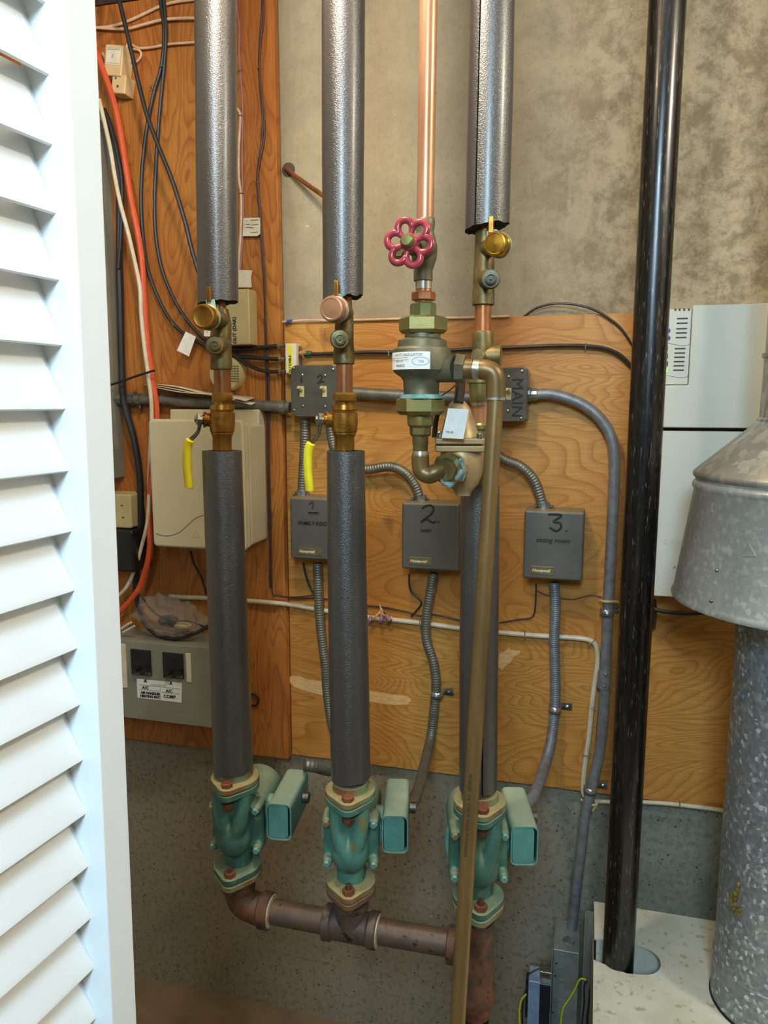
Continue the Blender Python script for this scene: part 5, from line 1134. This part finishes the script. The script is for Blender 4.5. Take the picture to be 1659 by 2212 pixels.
cb('black_cable', [(1408, 1298, .08), (1414, 1315, .08), (1440, 1322, .09), (1480, 1325, .09), (1530, 1322, .09), (1590, 1312, .09)], None, 9, 'black_cable', 'thick black cable under the lower white cabinet')
cb('black_cable', [(1412, 1296, .06), (1413, 1330, .05), (1410, 1355, .04)], None, 12, 'black_cable', 'short black cable end hanging below the lower white cabinet')
# ================================================================ junction box bottom right with wires
dJ = .155
jb = thing('junction_box', 'open galvanised junction box at the foot of the bent conduit, with yellow-green earth wires', 'junction box', P(1215, 2212, dJ))
a = P(1195, 2047, dJ); c = P(1243, 2280, dJ)
b = MB(); b.bb((a.x, -dJ, c.z-.02), (c.x, -.05, a.z-.003)); b.build('case', 'galv_plate', jb, bevel=.002)
b = MB(); b.bb((a.x-.002, -dJ-.030, c.z-.02), (a.x, -dJ+.001, a.z)); b.build('side_flange', 'galv_plate', jb)
for y in (2070, 2096, 2124, 2168, 2196): MB().lathe(P(1217-(y-2070)*.06, y, dJ), (0, -1, 0), [(0, .0105), (.0006, .0102), (.0008, .0080), (.0002, .0078)], 24).build('knockout', 'galv_plate', jb)
for x, y in ((1202, 2081), (1199, 2108), (1194, 2187)): MB().box(P(x, y, dJ+.0004), (.0045, .0008, .0028)).build('slot', 'black_gap', jb)
tfm = thing('transformer', 'blue and black transformer block beside the open junction box', 'transformer', P(1160, 2230, dJ+.02))
for x0, x1, mt, y0, nm in ((1141, 1164, 'pale_blue', 2118, 'winding'), (1164, 1188, 'navy', 2124, 'core')):
    a = P(x0, y0, dJ+.03); c = P(x1, 2260, dJ+.03); b = MB(); b.bb((a.x, -dJ-.03, c.z), (c.x, -dJ+.02, a.z)); b.build(nm, mt, tfm, bevel=.003)
a = P(1166, 2098, dJ+.02); c = P(1192, 2134, dJ+.02); b = MB(); b.bb((a.x, -dJ-.02, c.z), (c.x, -dJ+.02, a.z)); b.build('bracket', 'steel', tfm, bevel=.002)
a = P(1136, 2112, dJ+.02); c = P(1143, 2200, dJ+.02); b = MB(); b.bb((a.x, -dJ-.02, c.z), (c.x, -dJ-.0, a.z)); b.build('end_plate', 'black_plastic', tfm, bevel=.001)
def wire2(lst, d, w_, mat, parent, nm='wire'): return MB().tube(catmull(PX(lst, d), 6), RP(lst[0][0], lst[0][1], d, w_), 8).build(nm, mat, parent)
wire2([(1136, 2148), (1127, 2160), (1123, 2175), (1122, 2195), (1124, 2225)], dJ+.04, 4, 'yellow_green', tfm, 'earth_wire')
wire2([(1138, 2112), (1146, 2102), (1166, 2092), (1190, 2090)], dJ+.03, 3, 'steel_dull', tfm)
wire2([(1140, 2130), (1130, 2160), (1128, 2200), (1130, 2230)], dJ+.03, 4, 'navy', tfm)
wire2([(1266, 2117), (1257, 2114), (1250, 2119), (1243, 2135), (1228, 2160), (1218, 2175), (1213, 2195), (1211, 2225)], dJ+.02, 4, 'yellow_green', jb, 'earth_wire')
wire2([(1268, 2120), (1262, 2130), (1262, 2165), (1258, 2200), (1256, 2225)], dJ+.02, 3, 'navy', jb)
wire2([(1274, 2135), (1272, 2170), (1268, 2200), (1269, 2225)], dJ+.04, 4, 'black_cable', jb)
cn = MB(); cn.rings([(P(1227, 2050, dJ-.035), .0125), (P(1226, 2043, dJ-.035), .0165), (P(1228, 2036, dJ-.035), .0165), (P(1229, 2030, dJ-.035), .0125)], 12); cn.build('conduit_nut', 'galv_clip', jb, sharp=25)
ch = thing('metal_channel', 'grey metal channel strip standing against the left side of the cream casing', 'channel', P(1268, 2250, .14))
a = P(1264, 1967, .135); c = P(1283, 1967, .135)
b = MB(); b.bb((a.x, -.137, 0), (c.x, -.134, a.z)); b.bb((a.x, -.160, 0), (a.x+.002, -.134, a.z)); b.build('web', 'grey_panel', ch)
b = MB(); b.bb((c.x-.002, -.60, 0), (c.x, -.137, BT-.03)); b.build('side_strip', 'grey_panel', ch)
